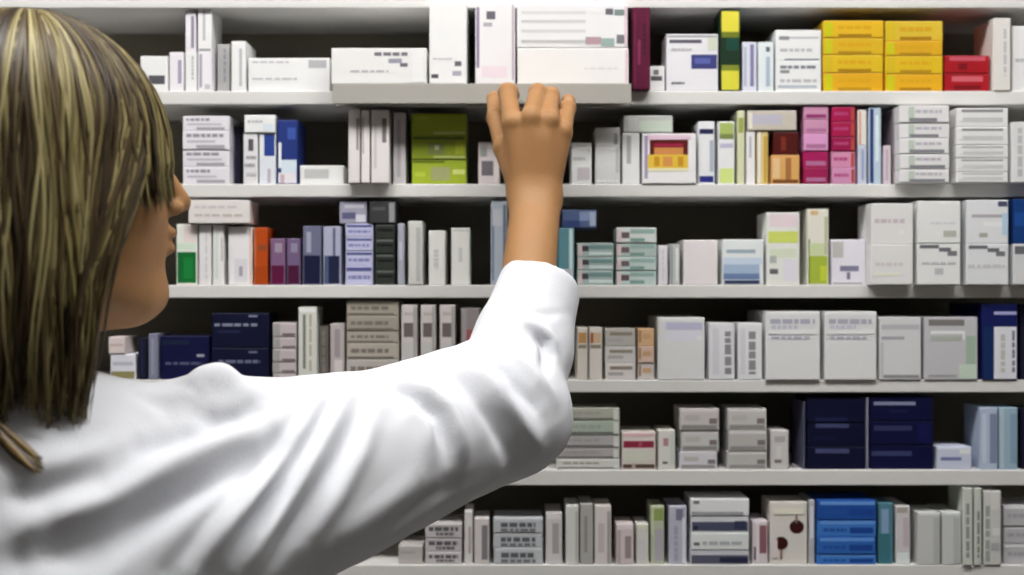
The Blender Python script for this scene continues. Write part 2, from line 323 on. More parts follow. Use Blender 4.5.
B(3, 253.5, 268, 227.5, 'b8480e', R_(.0, 0, .12, 1, 'e2a070') + R_(.3, .3, .9, .4, '8c4a2c') + R_(.1, .68, .9, 1, 'a8420a'), 'orange upright box, third shelf')
B(3, 270, 285.5, 238.5, '7c5a80', R_(0, .58, 1, 1, '5c0e3c') + R_(.3, .1, .8, .3, '9a8aa0'), 'lilac box with a plum lower half, left of two, third shelf')
B(3, 286.5, 300.5, 238.5, '6f5a80', R_(0, .58, 1, 1, '480e34') + R_(.3, .1, .8, .3, '8a83a0'), 'lilac box with a plum lower half, right of two, third shelf')
B(3, 302.5, 321.5, 226, '6a6c88', R_(0, .5, 1, 1, '12143a') + R_(.2, .1, .45, .45, '9a9cb4'), 'grey-blue box with a navy lower half, left of two, third shelf')
B(3, 323, 341, 226.5, 'a2a4c0', R_(0, .5, 1, 1, '1a2040') + R_(.55, 0, .7, .5, '5a5c80') + R_(.1, .5, .3, 1, '4a5a80'), 'pale blue box with a navy lower half, right of two, third shelf')
def lmk(): return R_(.02, .05, .98, .28, rng.choice(['4a4a8c', '55588f'])) + T(.5, .1, .9, '7c7fb8', .2)
zt = S(3, 345, 373.5, [223.5, 237, 251, 266], 'b2b3dc', lmk, 'lilac-blue box', 'the third-shelf stack beside the dark one')
B(3, 339, 367, 201.5, '9a98b0', R_(.1, .5, .6, .8, '5c5c80') + R_(.6, .6, .95, .95, 'c3c2d2') + R_(.2, .15, .9, .3, 'b9b8c8'), 'grey-lilac box lying on top of the lilac-blue stack', on=zt)
zt = S(3, 374.5, 395.5, [223.5, 239, 254, 270], '2e332e', lambda: R_(.02, .02, .98, .16, '6a716c') + R_(.1, .35, .9, .5, '0d0f10'), 'dark green-black box', 'the stack right of the lilac-blue one')
B(3, 369, 396, 201.5, '3a3a3c', R_(.75, 0, 1, 1, '8f9092') + R_(.1, .25, .6, .4, '55565a'), 'dark box with a grey end lying on the dark green-black stack', on=zt)
B(3, 397.5, 404.5, 223.5, 'a2a4b4', R_(.2, .3, .7, .6, 'b8b6cc'), 'thin grey upright box right of the dark stack, third shelf')
B(3, 408, 423, 221, 'cacac4', R_(.55, .1, .85, .95, 'b2b2ac'), 'leftmost of three white uprights before the black gap, third shelf', s=-.001)
B(3, 428.5, 445.5, 230.5, 'd9d9d2', V(.3, .35, .7, 'c2c2bc', .3), 'middle of three white uprights before the black gap, third shelf')
B(3, 451, 470, 228, 'dadad4', R_(.4, .35, .6, .6, 'c4c4c0') + R_(0, 0, 1, .06, 'c0c0ba'), 'rightmost of three white uprights before the black gap, third shelf')
B(3, 490.5, 507.5, 200.5, 'a9b6c6', R_(.0, .1, .2, .95, '7585a0') + R_(.75, .05, 1, .8, '6a7688') + R_(.1, .1, .7, .3, 'b9bfca'), 'tall pale blue upright box just left of the forearm', s=.004)
z1 = B(3, 558, 574.5, 228, '5d94a0', R_(.68, 0, .92, 1, 'b9e0ea') + R_(0, .72, 1, 1, 'bfc6ce'), 'teal upright box with a white stripe just right of the forearm', s=.002)
zt = S(3, 576.5, 614, [243, 257, 270.5], '9fb4b2', lambda: R_(0, 0, .14, 1, 'd2b6b6') + R_(.14, .2, .32, .6, '46464a') + R_(.33, .15, .98, .45, '6f9390') + R_(.33, .65, .98, .85, 'c3d8d4'), 'teal and pink box', 'the left teal stack right of the forearm')
B(3, 562, 597, 210, '51648e', R_(.5, .1, .8, .6, '8095c0') + R_(.8, .1, 1, .9, 'a0b0cc') + R_(0, .6, .5, 1, '34477c'), 'blue box lying above the teal upright beside the forearm', on=z1 + .0002, s=.006)
S(3, 616, 657, [227.5, 243, 257, 270.5], ['c8d0cc', 'a9bcb6', 'b2c8c4', 'b2c8c4'], lambda: R_(0, 0, .12, 1, 'd8b6ba') + R_(.12, .3, .32, .7, '6a5a60') + R_(.34, .1, .95, .4, '8fb0aa') + R_(.34, .7, .7, .9, '6f9a92'), 'mint and pink box', 'the right teal stack beside the forearm', s=.002)
B(3, 658, 668, 245.5, 'd9d4e0', V(.4, .1, .9, 'c6c0d2', .2), 'short thin white upright box right of the mint stack, third shelf')
B(3, 669.5, 680, 244, 'b4bab8', R_(.0, 0, .3, 1, '8e9490') + R_(.6, .1, .9, .9, 'd6e6e0'), 'short thin grey upright box right of the mint stack, third shelf')
B(3, 683, 718, 240, 'dcd3d6', R_(.42, .36, .64, .56, 'b596a2') + R_(.9, 0, 1, 1, 'e0d6cc') + R_(.25, .1, .75, .95, 'dfd2d8'), 'white box with one small mauve square, third shelf')
B(3, 722, 764, 239.5, 'd3dde8', R_(.1, .22, .8, .3, '93abb8') + R_(.02, .4, .95, .55, 'b6cbe2') + R_(.02, .55, .9, .75, '98b2d2') + R_(.02, .75, .9, .88, '6a83b0') + R_(.05, .9, .9, 1, '2f3e66') + R_(.02, .02, .1, .2, 'f0f4f4'), 'white box fading to blue at the foot, third shelf', s=.001)
B(3, 766, 800, 212.5, 'd8dad2', R_(.1, .02, .95, .2, 'dec6cf') + R_(.05, .26, .95, .42, 'cfdc62') + R_(.1, .5, .9, .62, 'cdd8b8') + R_(.1, .78, .35, .85, '66686c') + R_(.1, .6, .3, .7, 'a9b0a8') + R_(.5, .65, .9, .95, 'd4cfe4'), 'tall white box with a yellow-green band below a pink top, third shelf')
B(3, 807, 829, 209, 'd8d6c4', R_(0, .62, 1, 1, 'a9bd3c') + R_(0, .4, .12, 1, '6a7c24') + R_(.1, .45, .9, .62, 'c6d49a') + R_(.15, .02, .5, .08, 'd9b27c') + R_(.8, .1, 1, .6, 'b8ba98') + R_(.6, .75, .95, .95, 'c6d63c'), 'tall cream box turning yellow-green at the foot, third shelf')
B(3, 831, 866, 239.5, 'd4d0e0', R_(0, .05, .35, .4, 'b4b4b0') + R_(.25, .58, .8, .7, '7f7b98') + R_(.45, .72, .55, .88, '77728a') + R_(.05, .95, .9, 1, '8a8a8c'), 'white box with a lilac-grey mark left of the big white stacks, third shelf')
gw = 'd6d5d4'
S(3, 870.5, 914, [203.5, 244.5], gw, [T(.38, .08, .8, 'c2b2bc', .1) + R_(.68, .65, .76, .75, 'efefee'), T(.45, .1, .8, 'c9bfc0', .08) + R_(.05, .7, .7, .78, 'e2dfc6')], 'big white box with faint print', 'the leftmost big white stack, third shelf', s=-.018)
sw = lambda: R_(.05, .0, .5, .12, '6a6a70') + R_(.5, .1, .78, .2, '6a6a70') + R_(.7, .18, .92, .3, '74747a')
S(3, 917, 961, [201, 243.5], 'd8dad8', [T(.5, .3, .9, 'c4c6cc', .05) + R_(.42, .74, .52, .84, 'f4f4e8') + R_(.6, .7, .9, .85, 'b2b2a4'), sw() + T(.45, .1, .9, 'b4b4ba', .06) + R_(.4, .6, .6, .75, 'b4b4ba')], 'white box with dark curve', 'the middle big white stack, third shelf', s=-.018)
S(3, 966, 1009, [200, 244], 'd2d4d8', [R_(.12, .33, .85, .4, 'a9a4ac') + R_(.75, .02, 1, .15, '4c5070') + R_(.4, .5, .9, .6, 'e6e6e6') + R_(.85, .3, 1, .8, 'a4c8ea') + R_(.3, .75, .5, .85, 'aaa89c'), sw() + T(.5, .0, .9, 'bcbcc0', .08)], 'white blue-edged box', 'the rightmost big white stack, third shelf', s=-.018)
S(3, 1013, 1045, [199, 244], ['123a78', 'c8cacc'], [R_(0, .3, 1, .6, '1c4c94'), R_(0, .05, 1, .25, '66686e')], 'box, deep blue over white', 'the third-shelf stack cut by the right edge', s=-.018)

# ---------------- fourth shelf
z1 = B(4, 110, 136, 354, 'cfcfdc', R_(.1, .3, .9, .45, 'b0b2c4') + R_(.0, .68, 1, 1, '8a8454'), 'white box with an olive foot by the jaw and shoulder, fourth shelf')
B(4, 108, 125, 337, 'd4c2be', R_(.1, .4, .9, .55, 'c4a8a6'), 'small pinkish box on the olive-footed one beside the hair', on=z1)
B(4, 138, 147, 338, '14172c', V(.3, .1, .9, '20284a', .3), 'thin navy-black upright box left of the grey-blue one, fourth shelf')
B(4, 148, 158, 334, '7d7f98', R_(.3, .1, .6, .9, '8f92aa'), 'thin grey-blue upright box left of the navy boxes, fourth shelf', s=.001)
B(4, 160, 209.5, 336, '0a0a3c', T(.6, .1, .85, '55587a', .06) + R_(.75, .42, .9, .48, '9a9cb0') + R_(.05, .1, .6, .2, '14243c'), 'navy blue box, lower and left of the navy ones, fourth shelf')
S(4, 211, 269.5, [313, 348], '05082c', [T(.3, .05, .8, '8088a0', .08) + R_(.65, .06, .8, .12, '7c829c') + R_(.1, .5, .5, .57, '23284c'), T(.38, .12, .85, '686c88', .1) + R_(.65, .1, .8, .16, '6c6c88')], 'navy blue box with pale lettering', 'the stack behind the raised shoulder')
S(4, 272, 297, [322.5, 337, 349, 362, 373], 'b9aaae', lambda: R_(0, 0, .3, 1, '9a9a9a') + R_(.35, .0, .98, .16, 'cfc2c4') + R_(.4, .75, 1, .95, '6c6468'), 'greyish white flat box', 'the stack right of the navy boxes')
B(4, 298, 317, 307, 'c9cac0', R_(.25, .1, .4, .85, '77786e') + R_(0, 0, 1, .07, 'dfe2dc') + V(.6, .1, .9, 'b2a48c', .12), 'tall upright box with a dark stripe right of the greyish stack, fourth shelf')
B(4, 319, 329, 326, '77706a', V(.3, .1, .9, '8a8480', .3), 'thin added upright box, grey-brown in place of shade, fourth shelf', s=.02)  # added where only shade lies; its grey-brown colour stands for that shade
B(4, 330, 344.5, 323.5, 'b2a8a6', R_(.3, .1, .7, .6, '9a8f90') + R_(.3, .65, .9, .95, 'cdbfbe'), 'grey-pink upright box left of the beige stack, fourth shelf')
S(4, 346, 399.5, [301, 316, 331, 343, 359.5], ['a59c8c', 'a0978a', 'a89f92', 'b0a698', 'b2aba4'], lambda: R_(.0, .82, .9, .98, '6e665e') + T(.35, .08, .8, '7c746c', .25), 'beige flat box', 'the beige stack above the upper sleeve')
for k, (a, b, n) in enumerate(((401, 417.5, 'leftmost'), (420.5, 436, 'middle one'), (439.5, 455.5, 'rightmost'))):
    B(4, a, b, 305, 'c9bfbc', R_(.15, .24, .8, .43, '6c6462') + T(.1, .2, .8, 'b8aaa4', .04) + R_(.75, 0, .98, 1, 'a8a4a2') + R_(.1, .5, .7, .9, 'bdbdbc'), 'white upright box with a grey square, %s of the three above the sleeve' % n, s=.003)
B(4, 460.5, 480, 308, '8f8486', R_(.2, .3, .7, .6, 'a4585c') + R_(.0, .0, .3, 1, '9a9494'), 'grey and dull red upright box just left of the cuff, fourth shelf')
B(4, 577, 588, 327.5, 'cfc4b6', R_(0, .1, 1, .3, 'b98a52') + R_(0, .33, 1, .4, '8a8270'), 'left of two thin cream uprights with an ochre band, right of the cuff')
B(4, 589, 602.5, 327.5, 'cfc6bc', R_(0, .1, .3, .3, 'a0501c') + R_(.3, .1, 1, .3, 'c8aa84') + R_(0, .33, 1, .4, '8a8270'), 'right of two thin cream uprights with an ochre band, right of the cuff')
zt = S(4, 604.5, 636, [328.5, 346.5, 363], ['b2aea6', 'c2bebc', 'cfc6c2'], lambda: R_(.15, .2, .9, .4, '8a8270') + R_(.1, .55, .6, .75, 'a8a4a0'), 'small grey-cream box', 'the fourth-shelf stack beside ochre-banded uprights')
S(4, 637, 655, [328.5, 346, 363], ['d0a878', 'd2b09a', 'c4b8b6'], lambda: R_(.0, .1, .2, .8, '9a7c54') + R_(.3, .3, .8, .6, 'c49c70'), 'small peach box', 'the stack left of a large white box')
B(4, 657.5, 705, 317.5, 'd2d3d4', R_(.08, .0, .95, .06, 'f0f0fa') + R_(.17, .08, .95, .2, 'b4b4d4') + R_(.2, .22, .95, .38, 'cfcfe4') + R_(.83, .3, .95, .36, 'f0f2fa'), 'large white box with a lilac band near its top, fourth shelf', s=0, dep=.12)
B(4, 708.5, 735, 323, 'd4d4da', V(.62, .15, .9, '8a8a90', .25) + R_(.15, .1, .4, .9, 'c9c9d2') + V(.85, .1, .5, 'e8e8f0', .1), 'left of two white uprights with vertical grey lettering, fourth shelf', s=0)
B(4, 737.5, 762.5, 323, 'd4d5d8', V(.45, .15, .9, '8a8a90', .28) + R_(.1, .1, .3, .9, 'c9c9d2'), 'right of two white uprights with vertical grey lettering, fourth shelf', s=0)
for a, b, n in ((765.5, 820.5, 'left'), (824.5, 877, 'right')):
    B(4, a, b, 311.5, 'd2d2d3', R_(.02, .0, .98, .05, 'e8e8f4') + T(.11, .08, .9, 'a4a4b6', .07) + T(.2, .1, .6, 'b8b8cc', .05) + T(.36, .1, .8, 'a8a8bc', .04) + R_(.05, .26, .95, .33, 'e0e0f2'),
      'big square white box, %s of the matching pair on the fourth shelf' % n, s=-.004, dep=.13)
B(4, 879, 921.5, 317, 'c8c8ca', R_(.05, .12, .95, .2, 'b2b0b8') + R_(.05, .31, .6, .36, '9f9da6') + R_(.05, .92, .95, .97, '8a8a8a') + R_(0, .4, .1, 1, 'b4b8ba'), 'white-grey box right of the big square pair, fourth shelf', s=-.002, dep=.12)
B(4, 924, 978, 317, 'b8b6bc', R_(.08, .04, .75, .14, '7c7876') + R_(.12, .22, .74, .27, 'e2dfe0') + R_(.72, .22, .76, .36, 'e2dfe0') + R_(.12, .3, .7, .38, 'a8b0a4') + R_(.78, .3, .96, .8, '9ab49e') + R_(.65, .75, .98, 1, 'b8cfb8') + R_(.08, .92, .6, .95, '949298'), 'grey-white box tinted green at its right side, fourth shelf', s=-.002, dep=.12)
B(4, 982, 1018, 304, '101a58', R_(0, .3, .33, 1, '0f2c5c') + R_(.33, .1, .98, .14, '9c9ed4') + R_(.33, .3, .98, 1, 'd0d0dc') + V(.84, .35, .9, '77788c', .08) + V(.52, .4, .9, 'b8bcae', .12), 'navy box with a white panel near the right edge, fourth shelf', s=-.002, dep=.12)
B(4, 1019.5, 1046, 304, '14142c', R_(.0, .3, .5, 1, '1c1c30') + R_(.3, .1, .9, .15, '7a7cb0'), 'very dark navy box at the right end of the fourth shelf')

# ---------------- fifth shelf
S(5, 556, 620.5, [408, 421, 435, 448, 459], ['a9aa9a', '9fb09e', 'a9a4a6', 'a8a0a2', 'c6c6be'],
  lambda: R_(.0, .78, .92, .96, '6a6a66') + R_(.9, .1, .99, .9, 'c6c8c0') + T(.3, .1, .7, '9c9c94', .2), 'flat pale green-grey box', 'the fifth-shelf stack beside the sleeve', s=.003)
B(5, 621.5, 656, 432, 'd3c6bc', R_(.02, .0, .98, .12, 'dca9b0') + R_(.05, .24, .95, .42, '8f2a44') + R_(.5, .26, .6, .4, 'b0506a') + R_(.08, .5, .9, .8, 'c8c9b4') + R_(.0, .86, 1, .97, '55463c') + R_(.3, .84, .4, .98, 'b09a90'), 'white box with a dark red bar, fifth shelf')
B(5, 658, 675.5, 430.5, 'cfcdc2', R_(.3, .2, .6, .4, 'b4808a') + R_(.25, .8, .55, .86, '5a564c') + R_(.7, .1, 1, .9, 'bfc8be'), 'small white upright box right of the red-barred one, fifth shelf')
smk = lambda: R_(.02, .0, .98, .16, 'd0c8ca') + R_(.05, .75, .95, .95, '8c8a88') + R_(.75, .45, .95, .7, '7c7274') + R_(.12, .3, .5, .55, 'b4b0aa')
S(5, 678.5, 719.5, [408.5, 430.5, 451.5], ['c2bab8', 'bcbcba', 'c6c2cc'], smk, 'grey-white box', 'the left grey-white stack, fifth shelf', jit=3)
S(5, 727, 768, [408.5, 430.5, 451.5], ['bcbab6', 'b2b0ae', 'b4b3ae'], smk, 'grey-white box', 'the right grey-white stack, fifth shelf', jit=1.5)
B(5, 770.5, 789, 430.5, 'c2bdbc', R_(.2, .15, .8, .3, 'aaa4a6') + R_(.2, .75, .6, .83, '74706e') + R_(.3, .4, .6, .7, 'ccc8c4'), 'grey-white upright box left of the dark navy stacks, fifth shelf')
S(5, 806, 866, [398, 422.5, 447], '06082c', [R_(.15, .8, .7, .95, '1a1e48'), R_(.15, .02, .72, .22, '40446c') + R_(.1, .6, .5, .7, '10143c'), R_(.15, .08, .72, .28, '454a74')], 'dark navy box', 'the left dark navy stack, fifth shelf')
B(5, 803.2, 805.6, 402, '55566e', [], 'thin grey card strip standing at the left side of the dark navy stacks', s=.003)
S(5, 869.5, 934, [397, 421, 445], '060838', [R_(.06, .2, .72, .34, '8086a8') + R_(.3, .55, .6, .65, '1a1e48'), R_(.06, .2, .66, .4, '30365e') + R_(.75, .1, .95, .9, '0c1048'), R_(.02, .25, .66, .45, '363c66')], 'dark navy box', 'the right dark navy stack, fifth shelf')
B(5, 866.6, 869, 398, '8b8ba4', [], 'thin pale card strip standing between the two dark navy stacks', s=.001)
B(5, 937, 972, 447, 'b9c0dc', R_(.0, .0, .95, .1, 'cfd4e6') + R_(.1, .45, .7, .6, '7078ac') + R_(.65, .12, .95, .3, 'd4e0ee'), 'small pale blue box lying right of the dark navy stacks, fifth shelf')
B(5, 980, 998, 407.5, 'a4b6d0', R_(.55, .1, .95, .9, '7c88a8') + R_(.1, .1, .35, .9, 'b2c4de'), 'left of two light blue uprights at the right end, fifth shelf')
B(5, 999, 1018, 407.5, '8fb0c4', R_(.6, .1, .95, .9, '7ea0b8') + R_(.05, .0, .25, 1, 'a8bcc8'), 'right of two light blue uprights at the right end, fifth shelf')
B(5, 1021, 1046, 409, '14142a', R_(.2, .2, .8, .3, '2a2a4a'), 'dark box cut by the right edge, fifth shelf')

# ---------------- bottom shelf
dmk = lambda: T(.25, .1, .9, '5f5a60', .28) + T(.62, .3, .8, '6a646a', .2) + R_(0, 0, 1, .14, 'dcd6d6')
B(6, 398, 423, 546, 'b8b2ac', T(.3, .1, .7, 'a49e98', .1), 'grey-white box just under the sleeve, bottom shelf')
S(6, 424.5, 462.5, [523.5, 538, 552], 'bfb8ba', dmk, 'white densely printed box', 'the leftmost stack on the bottom shelf')
B(6, 464, 473, 511, 'd0cccc', R_(.5, .3, .8, .8, 'b09f9f'), 'left of two white uprights by the dense-print boxes, bottom shelf')
B(6, 474, 489.5, 518.5, 'cbc2c0', R_(.5, .15, .9, .9, '827a80'), 'right of two white uprights by the dense-print boxes, bottom shelf')
S(6, 493, 543.5, [518.5, 533, 548], 'b4b8be', lambda: T(.3, .15, .85, '5c6068', .3) + R_(0, 0, 1, .15, 'cfd2d6') + T(.7, .15, .85, '74767c', .2), 'bluish white printed box', 'the second stack on the bottom shelf')
B(6, 545.5, 562.5, 513, 'c6c0c0', R_(.4, .2, .8, .8, 'a19c9e') + R_(0, 0, 1, .12, 'd8cfd0'), 'white upright box right of the bluish stack, bottom shelf')
B(6, 565.5, 579, 505.5, 'ccccc8', R_(.75, .1, 1, 1, 'aaaaa6'), 'leftmost of three tall plain uprights, bottom shelf')
B(6, 580, 593.5, 504, 'a9a8a2', R_(.3, .2, .55, .8, '8e8a86'), 'grey middle one of three tall plain uprights, bottom shelf')
B(6, 594.5, 611.5, 505.5, 'd0c6c0', R_(.75, .1, 1, 1, 'a49a98') + R_(.2, .3, .6, .8, 'c2b4b0'), 'rightmost of three tall plain uprights, bottom shelf')
B(6, 616, 634, 524, 'cdbcbc', R_(0, 0, 1, .14, 'dfcfd2') + R_(.5, .3, .85, .85, '98868a') + R_(.0, .15, .25, 1, 'b2a2a4'), 'pinkish upright box in the middle of the bottom shelf')
B(6, 636, 649, 524, 'cbcac0', R_(0, 0, .9, .12, 'd8dcb8') + R_(.1, .4, .7, .9, 'c6c4c6'), 'white upright box left of the green-topped one, bottom shelf')
B(6, 650.5, 664.5, 506, 'b4bc9c', R_(.2, .05, 1, .25, '8fa458') + R_(.3, .4, .9, .95, 'a8a4b0') + R_(0, 0, .2, .5, 'ccd49c'), 'upright box with a green top, bottom shelf')
B(6, 668.5, 687, 506, 'b0b0c4', R_(.4, .05, .8, .25, '7a7890') + R_(.75, .2, 1, 1, 'cfcde0') + V(.3, .35, .95, '9c9cb4', .2), 'lilac-grey upright box left of the navy-banded stack, bottom shelf')
S(6, 690, 749.5, [499, 516, 533, 550], ['d8d8da', 'c9cad0', 'd4dad8', 'c2c2cc'], [R_(.05, .1, .15, .3, '77777c') + R_(0, .75, .9, .98, '9a9aa2'), R_(.0, .35, 1, .9, '4c5068') + R_(.05, .6, .12, .8, '1c1e2c') + R_(.75, .3, .95, .8, '353a58'), R_(.05, .55, .15, .75, '6a6a70') + T(.5, .2, .9, 'a8acb2', .2), R_(.0, .35, 1, .95, '5a5c70') + R_(.5, .5, 1, .9, '282c48')], 'white box banded with navy', 'the banded stack on the bottom shelf', s=0)
B(6, 752.5, 768, 521, 'd2c4cc', R_(.45, .1, 1, .75, '8f5c64') + R_(.25, 0, .4, 1, 'e0d2da') + R_(0, .6, .2, .9, '3f3644'), 'white and dusty maroon upright box, bottom shelf')
fl = []
for cu, cv, r_ in ((.72, .40, .17), (.30, .66, .16)):
    for k in range(9):
        a0 = -1 + 2 * k / 9; a1 = -1 + 2 * (k + 1) / 9; hw = math.sqrt(max(0, 1 - ((a0 + a1) / 2) ** 2))
        fl += R_(cu - r_ * 1.15 * hw, cv + a0 * r_ * .62, cu + r_ * 1.15 * hw, cv + a1 * r_ * .62, '3a1210')
fl += R_(.68, .18, .74, .34, '8a7470') + R_(.27, .76, .33, .92, '8a6460') + R_(.1, .1, .9, .2, 'dfdcc4') + R_(.05, .6, .2, .9, 'dcc8c8')
B(6, 769.5, 807.5, 502, 'd4cec4', fl, 'white box with two dark red round blots, bottom shelf')
B(6, 808.5, 815, 500, 'b0b0b6', R_(.2, .1, .8, .6, 'c9cdda'), 'very thin pale upright box against the bright blue stack, bottom shelf')
S(6, 816.5, 876.5, [500, 520, 537, 554], ['1e4fa0', '3a78c8', '2c66b8', '3a7cd0'], lambda: R_(.05, .05, .98, .25, '5c94dc') + R_(.55, .45, .95, .8, '1a4494') + T(.5, .1, .5, '2454a4', .2), 'bright blue box', 'the bright blue stack, bottom shelf', s=0)
B(6, 878, 893.5, 503, '4f8090', R_(.2, .1, .7, .5, '7a9cc0') + R_(0, .5, .8, 1, '3a7480'), 'teal upright box right of the bright blue stack, bottom shelf')
B(6, 895.5, 910.5, 506, 'c6c0c4', R_(0, 0, .8, .12, 'a8a094') + R_(.5, .2, .9, .7, 'c0aab8') + R_(0, .8, 1, 1, 'd0e0dc'), 'white upright box with a pink tinge right of the teal one, bottom shelf')
B(6, 917.5, 940.5, 512.5, 'bdbfbc', R_(.7, .1, .95, 1, 'aeb0ae') + R_(0, 0, 1, .05, 'dadcda'), 'left of a matching pair of plain grey-white uprights, bottom shelf', s=0)
B(6, 942, 961.5, 512.5, 'bcc2be', R_(.6, .1, .95, 1, 'aeb2b0') + R_(0, 0, 1, .05, 'dadcda'), 'right of a matching pair of plain grey-white uprights, bottom shelf', s=0)
B(6, 963, 973, 488, 'c0c4b8', V(.3, .2, .9, '8a948a', .35), 'tallest mottled upright box near the right end, bottom shelf', s=-.004)
B(6, 974, 982, 488, 'bcc2b6', V(.4, .3, .9, '7c857c', .3), 'thin mottled upright box next to the tallest one, bottom shelf', s=-.003)
B(6, 983.5, 1001.5, 491, 'c2c2bc', V(.1, .2, .95, '98a096', .25) + R_(.4, .0, .9, .25, 'ccccc4') + R_(.5, .5, .95, .6, 'd0d2cc') + R_(.4, .7, .9, .8, 'a8a6aa'), 'tall mottled grey-white box second from the right end, bottom shelf', s=-.002)
S(6, 1003, 1046, [505.5, 526, 544], 'b4b2b8', lambda: R_(0, 0, 1, .16, 'e0e0e2') + T(.4, .1, .8, 'a09ea4', .2), 'grey-white box', 'the rightmost stack on the bottom shelf')

# ------------------------------------------------------------------ surfaces grown from distance fields
def npv(v): return np.array(v, dtype=np.float64)
def smin(a, b, k):
    h = np.clip(0.5 + 0.5 * (b - a) / k, 0, 1)
    return b * (1 - h) + a * h - k * h * (1 - h)
def smax(a, b, k): return -smin(-a, -b, k)
def cone(p, a, b, ra, rb, flat=None):
    a, b = npv(a), npv(b); ab = b - a
    t = np.clip(((p - a) @ ab) / (ab @ ab), 0, 1)
    q = p - (a + t[:, None] * ab)
    if flat is not None:             # squash along a direction: (unit vector, factor)
        n, f_ = npv(flat[0]), flat[1]
        q = q + ((q @ n) * (f_ - 1))[:, None] * n
    return np.sqrt((q * q).sum(1)) - (ra + (rb - ra) * t)
def ell(p, c, r, fr=None):
    q = p - npv(c)
    if fr is not None: q = q @ fr.T
    r = npv(r)
    k0 = np.sqrt(((q / r) ** 2).sum(1)); k1 = np.sqrt(((q / (r * r)) ** 2).sum(1)) + 1e-9
    return k0 * (k0 - 1) / k1

def grow(fn, lo, hi, h, margin=2.2):
    lo, hi = npv(lo), npv(hi)
    n = np.ceil((hi - lo) / h).astype(int) + 1
    bs = 12
    nb = (n + bs - 1) // bs; n = nb * bs
    A = np.full(tuple(n), 1.0, dtype=np.float32)
    g = np.indices(tuple(nb)).reshape(3, -1).T
    cen = lo + (g * bs + (bs - 1) / 2) * h
    dc = fn(cen)
    act = np.abs(dc) < bs * h * .87 * 1.35 + margin * h + .02
    off = np.indices((bs, bs, bs)).reshape(3, -1).T
    for gi, s_ in zip(g[~act], dc[~act]):
        i, j, k = gi * bs
        A[i:i+bs, j:j+bs, k:k+bs] = 1.0 if s_ > 0 else -1.0
    ga = g[act]
    for c0 in range(0, len(ga), 60):
        ch = ga[c0:c0+60]
        pts = (lo + (ch[:, None, :] * bs + off[None]) * h).reshape(-1, 3)
        d = fn(pts).reshape(len(ch), bs, bs, bs)
        for gi, b in zip(ch, d):
            i, j, k = gi * bs
            A[i:i+bs, j:j+bs, k:k+bs] = b
    neg = A < 0
    c = neg[:-1, :-1, :-1]
    anyn = c.copy(); alln = c.copy()
    for dx in (0, 1):
        for dy in (0, 1):
            for dz in (0, 1):
                if dx + dy + dz == 0: continue
                q = neg[dx:dx + neg.shape[0] - 1, dy:dy + neg.shape[1] - 1, dz:dz + neg.shape[2] - 1]
                anyn |= q; alln &= q
    cells = np.argwhere(anyn & ~alln)
    idx = np.full(c.shape, -1, dtype=np.int64); idx[tuple(cells.T)] = np.arange(len(cells))
    acc = np.zeros((len(cells), 3)); cnt = np.zeros(len(cells))
    cor = [(x, y, z_) for x in (0, 1) for y in (0, 1) for z_ in (0, 1)]
    for a in cor:
        for ax in range(3):
            if a[ax]: continue
            b = list(a); b[ax] = 1
            va = A[tuple((cells + a).T)].astype(np.float64); vb = A[tuple((cells + b).T)].astype(np.float64)
            m = (va < 0) != (vb < 0)
            t = np.where(m, va / np.where(m, va - vb, 1), 0)
            pt = np.tile(np.array(a, float), (len(cells), 1)); pt[:, ax] += t
            acc += pt * m[:, None]; cnt += m
    V_ = lo + (cells + acc / cnt[:, None]) * h
    faces = []
    for ax in range(3):
        b_, c_ = (ax + 1) % 3, (ax + 2) % 3
        sl0 = [slice(None)] * 3; sl1 = [slice(None)] * 3
        sl0[ax] = slice(0, -1); sl1[ax] = slice(1, None)
        m = neg[tuple(sl0)] != neg[tuple(sl1)]
        e = np.argwhere(m)
        ok = (e[:, b_] > 0) & (e[:, c_] > 0) & (e[:, b_] < c.shape[b_]) & (e[:, c_] < c.shape[c_]) & (e[:, ax] < c.shape[ax])
        e = e[ok]
        s = neg[tuple(e.T)]
        q = []
        for db, dc_ in ((-1, -1), (0, -1), (0, 0), (-1, 0)):
            ee = e.copy(); ee[:, b_] += db; ee[:, c_] += dc_; q.append(idx[tuple(ee.T)])
        q = np.stack(q, 1)
        q[~s] = q[~s][:, ::-1]
        faces.append(q)
    Fc = np.concatenate(faces); Fc = Fc[(Fc >= 0).all(1)]
    return V_, Fc

def relax(V_, Fc, it=2, lam=.5):
    E = np.concatenate([Fc[:, [0, 1]], Fc[:, [1, 2]], Fc[:, [2, 3]], Fc[:, [3, 0]]])
    for _ in range(it):
        s = np.zeros_like(V_); n = np.zeros(len(V_))
        for k in range(3):
            s[:, k] = np.bincount(E[:, 0], V_[E[:, 1], k], len(V_)) + np.bincount(E[:, 1], V_[E[:, 0], k], len(V_))
        n = np.bincount(E[:, 0], minlength=len(V_)) + np.bincount(E[:, 1], minlength=len(V_))
        V_ = V_ + lam * (s / np.maximum(n, 1)[:, None] - V_)
    return V_
def normals(V_, Fc):
    fn = np.cross(V_[Fc[:, 2]] - V_[Fc[:, 0]], V_[Fc[:, 3]] - V_[Fc[:, 1]])
    N = np.zeros_like(V_)
    for k in range(4):
        for c in range(3): N[:, c] += np.bincount(Fc[:, k], fn[:, c], len(V_))
    return N / (np.linalg.norm(N, axis=1)[:, None] + 1e-12)
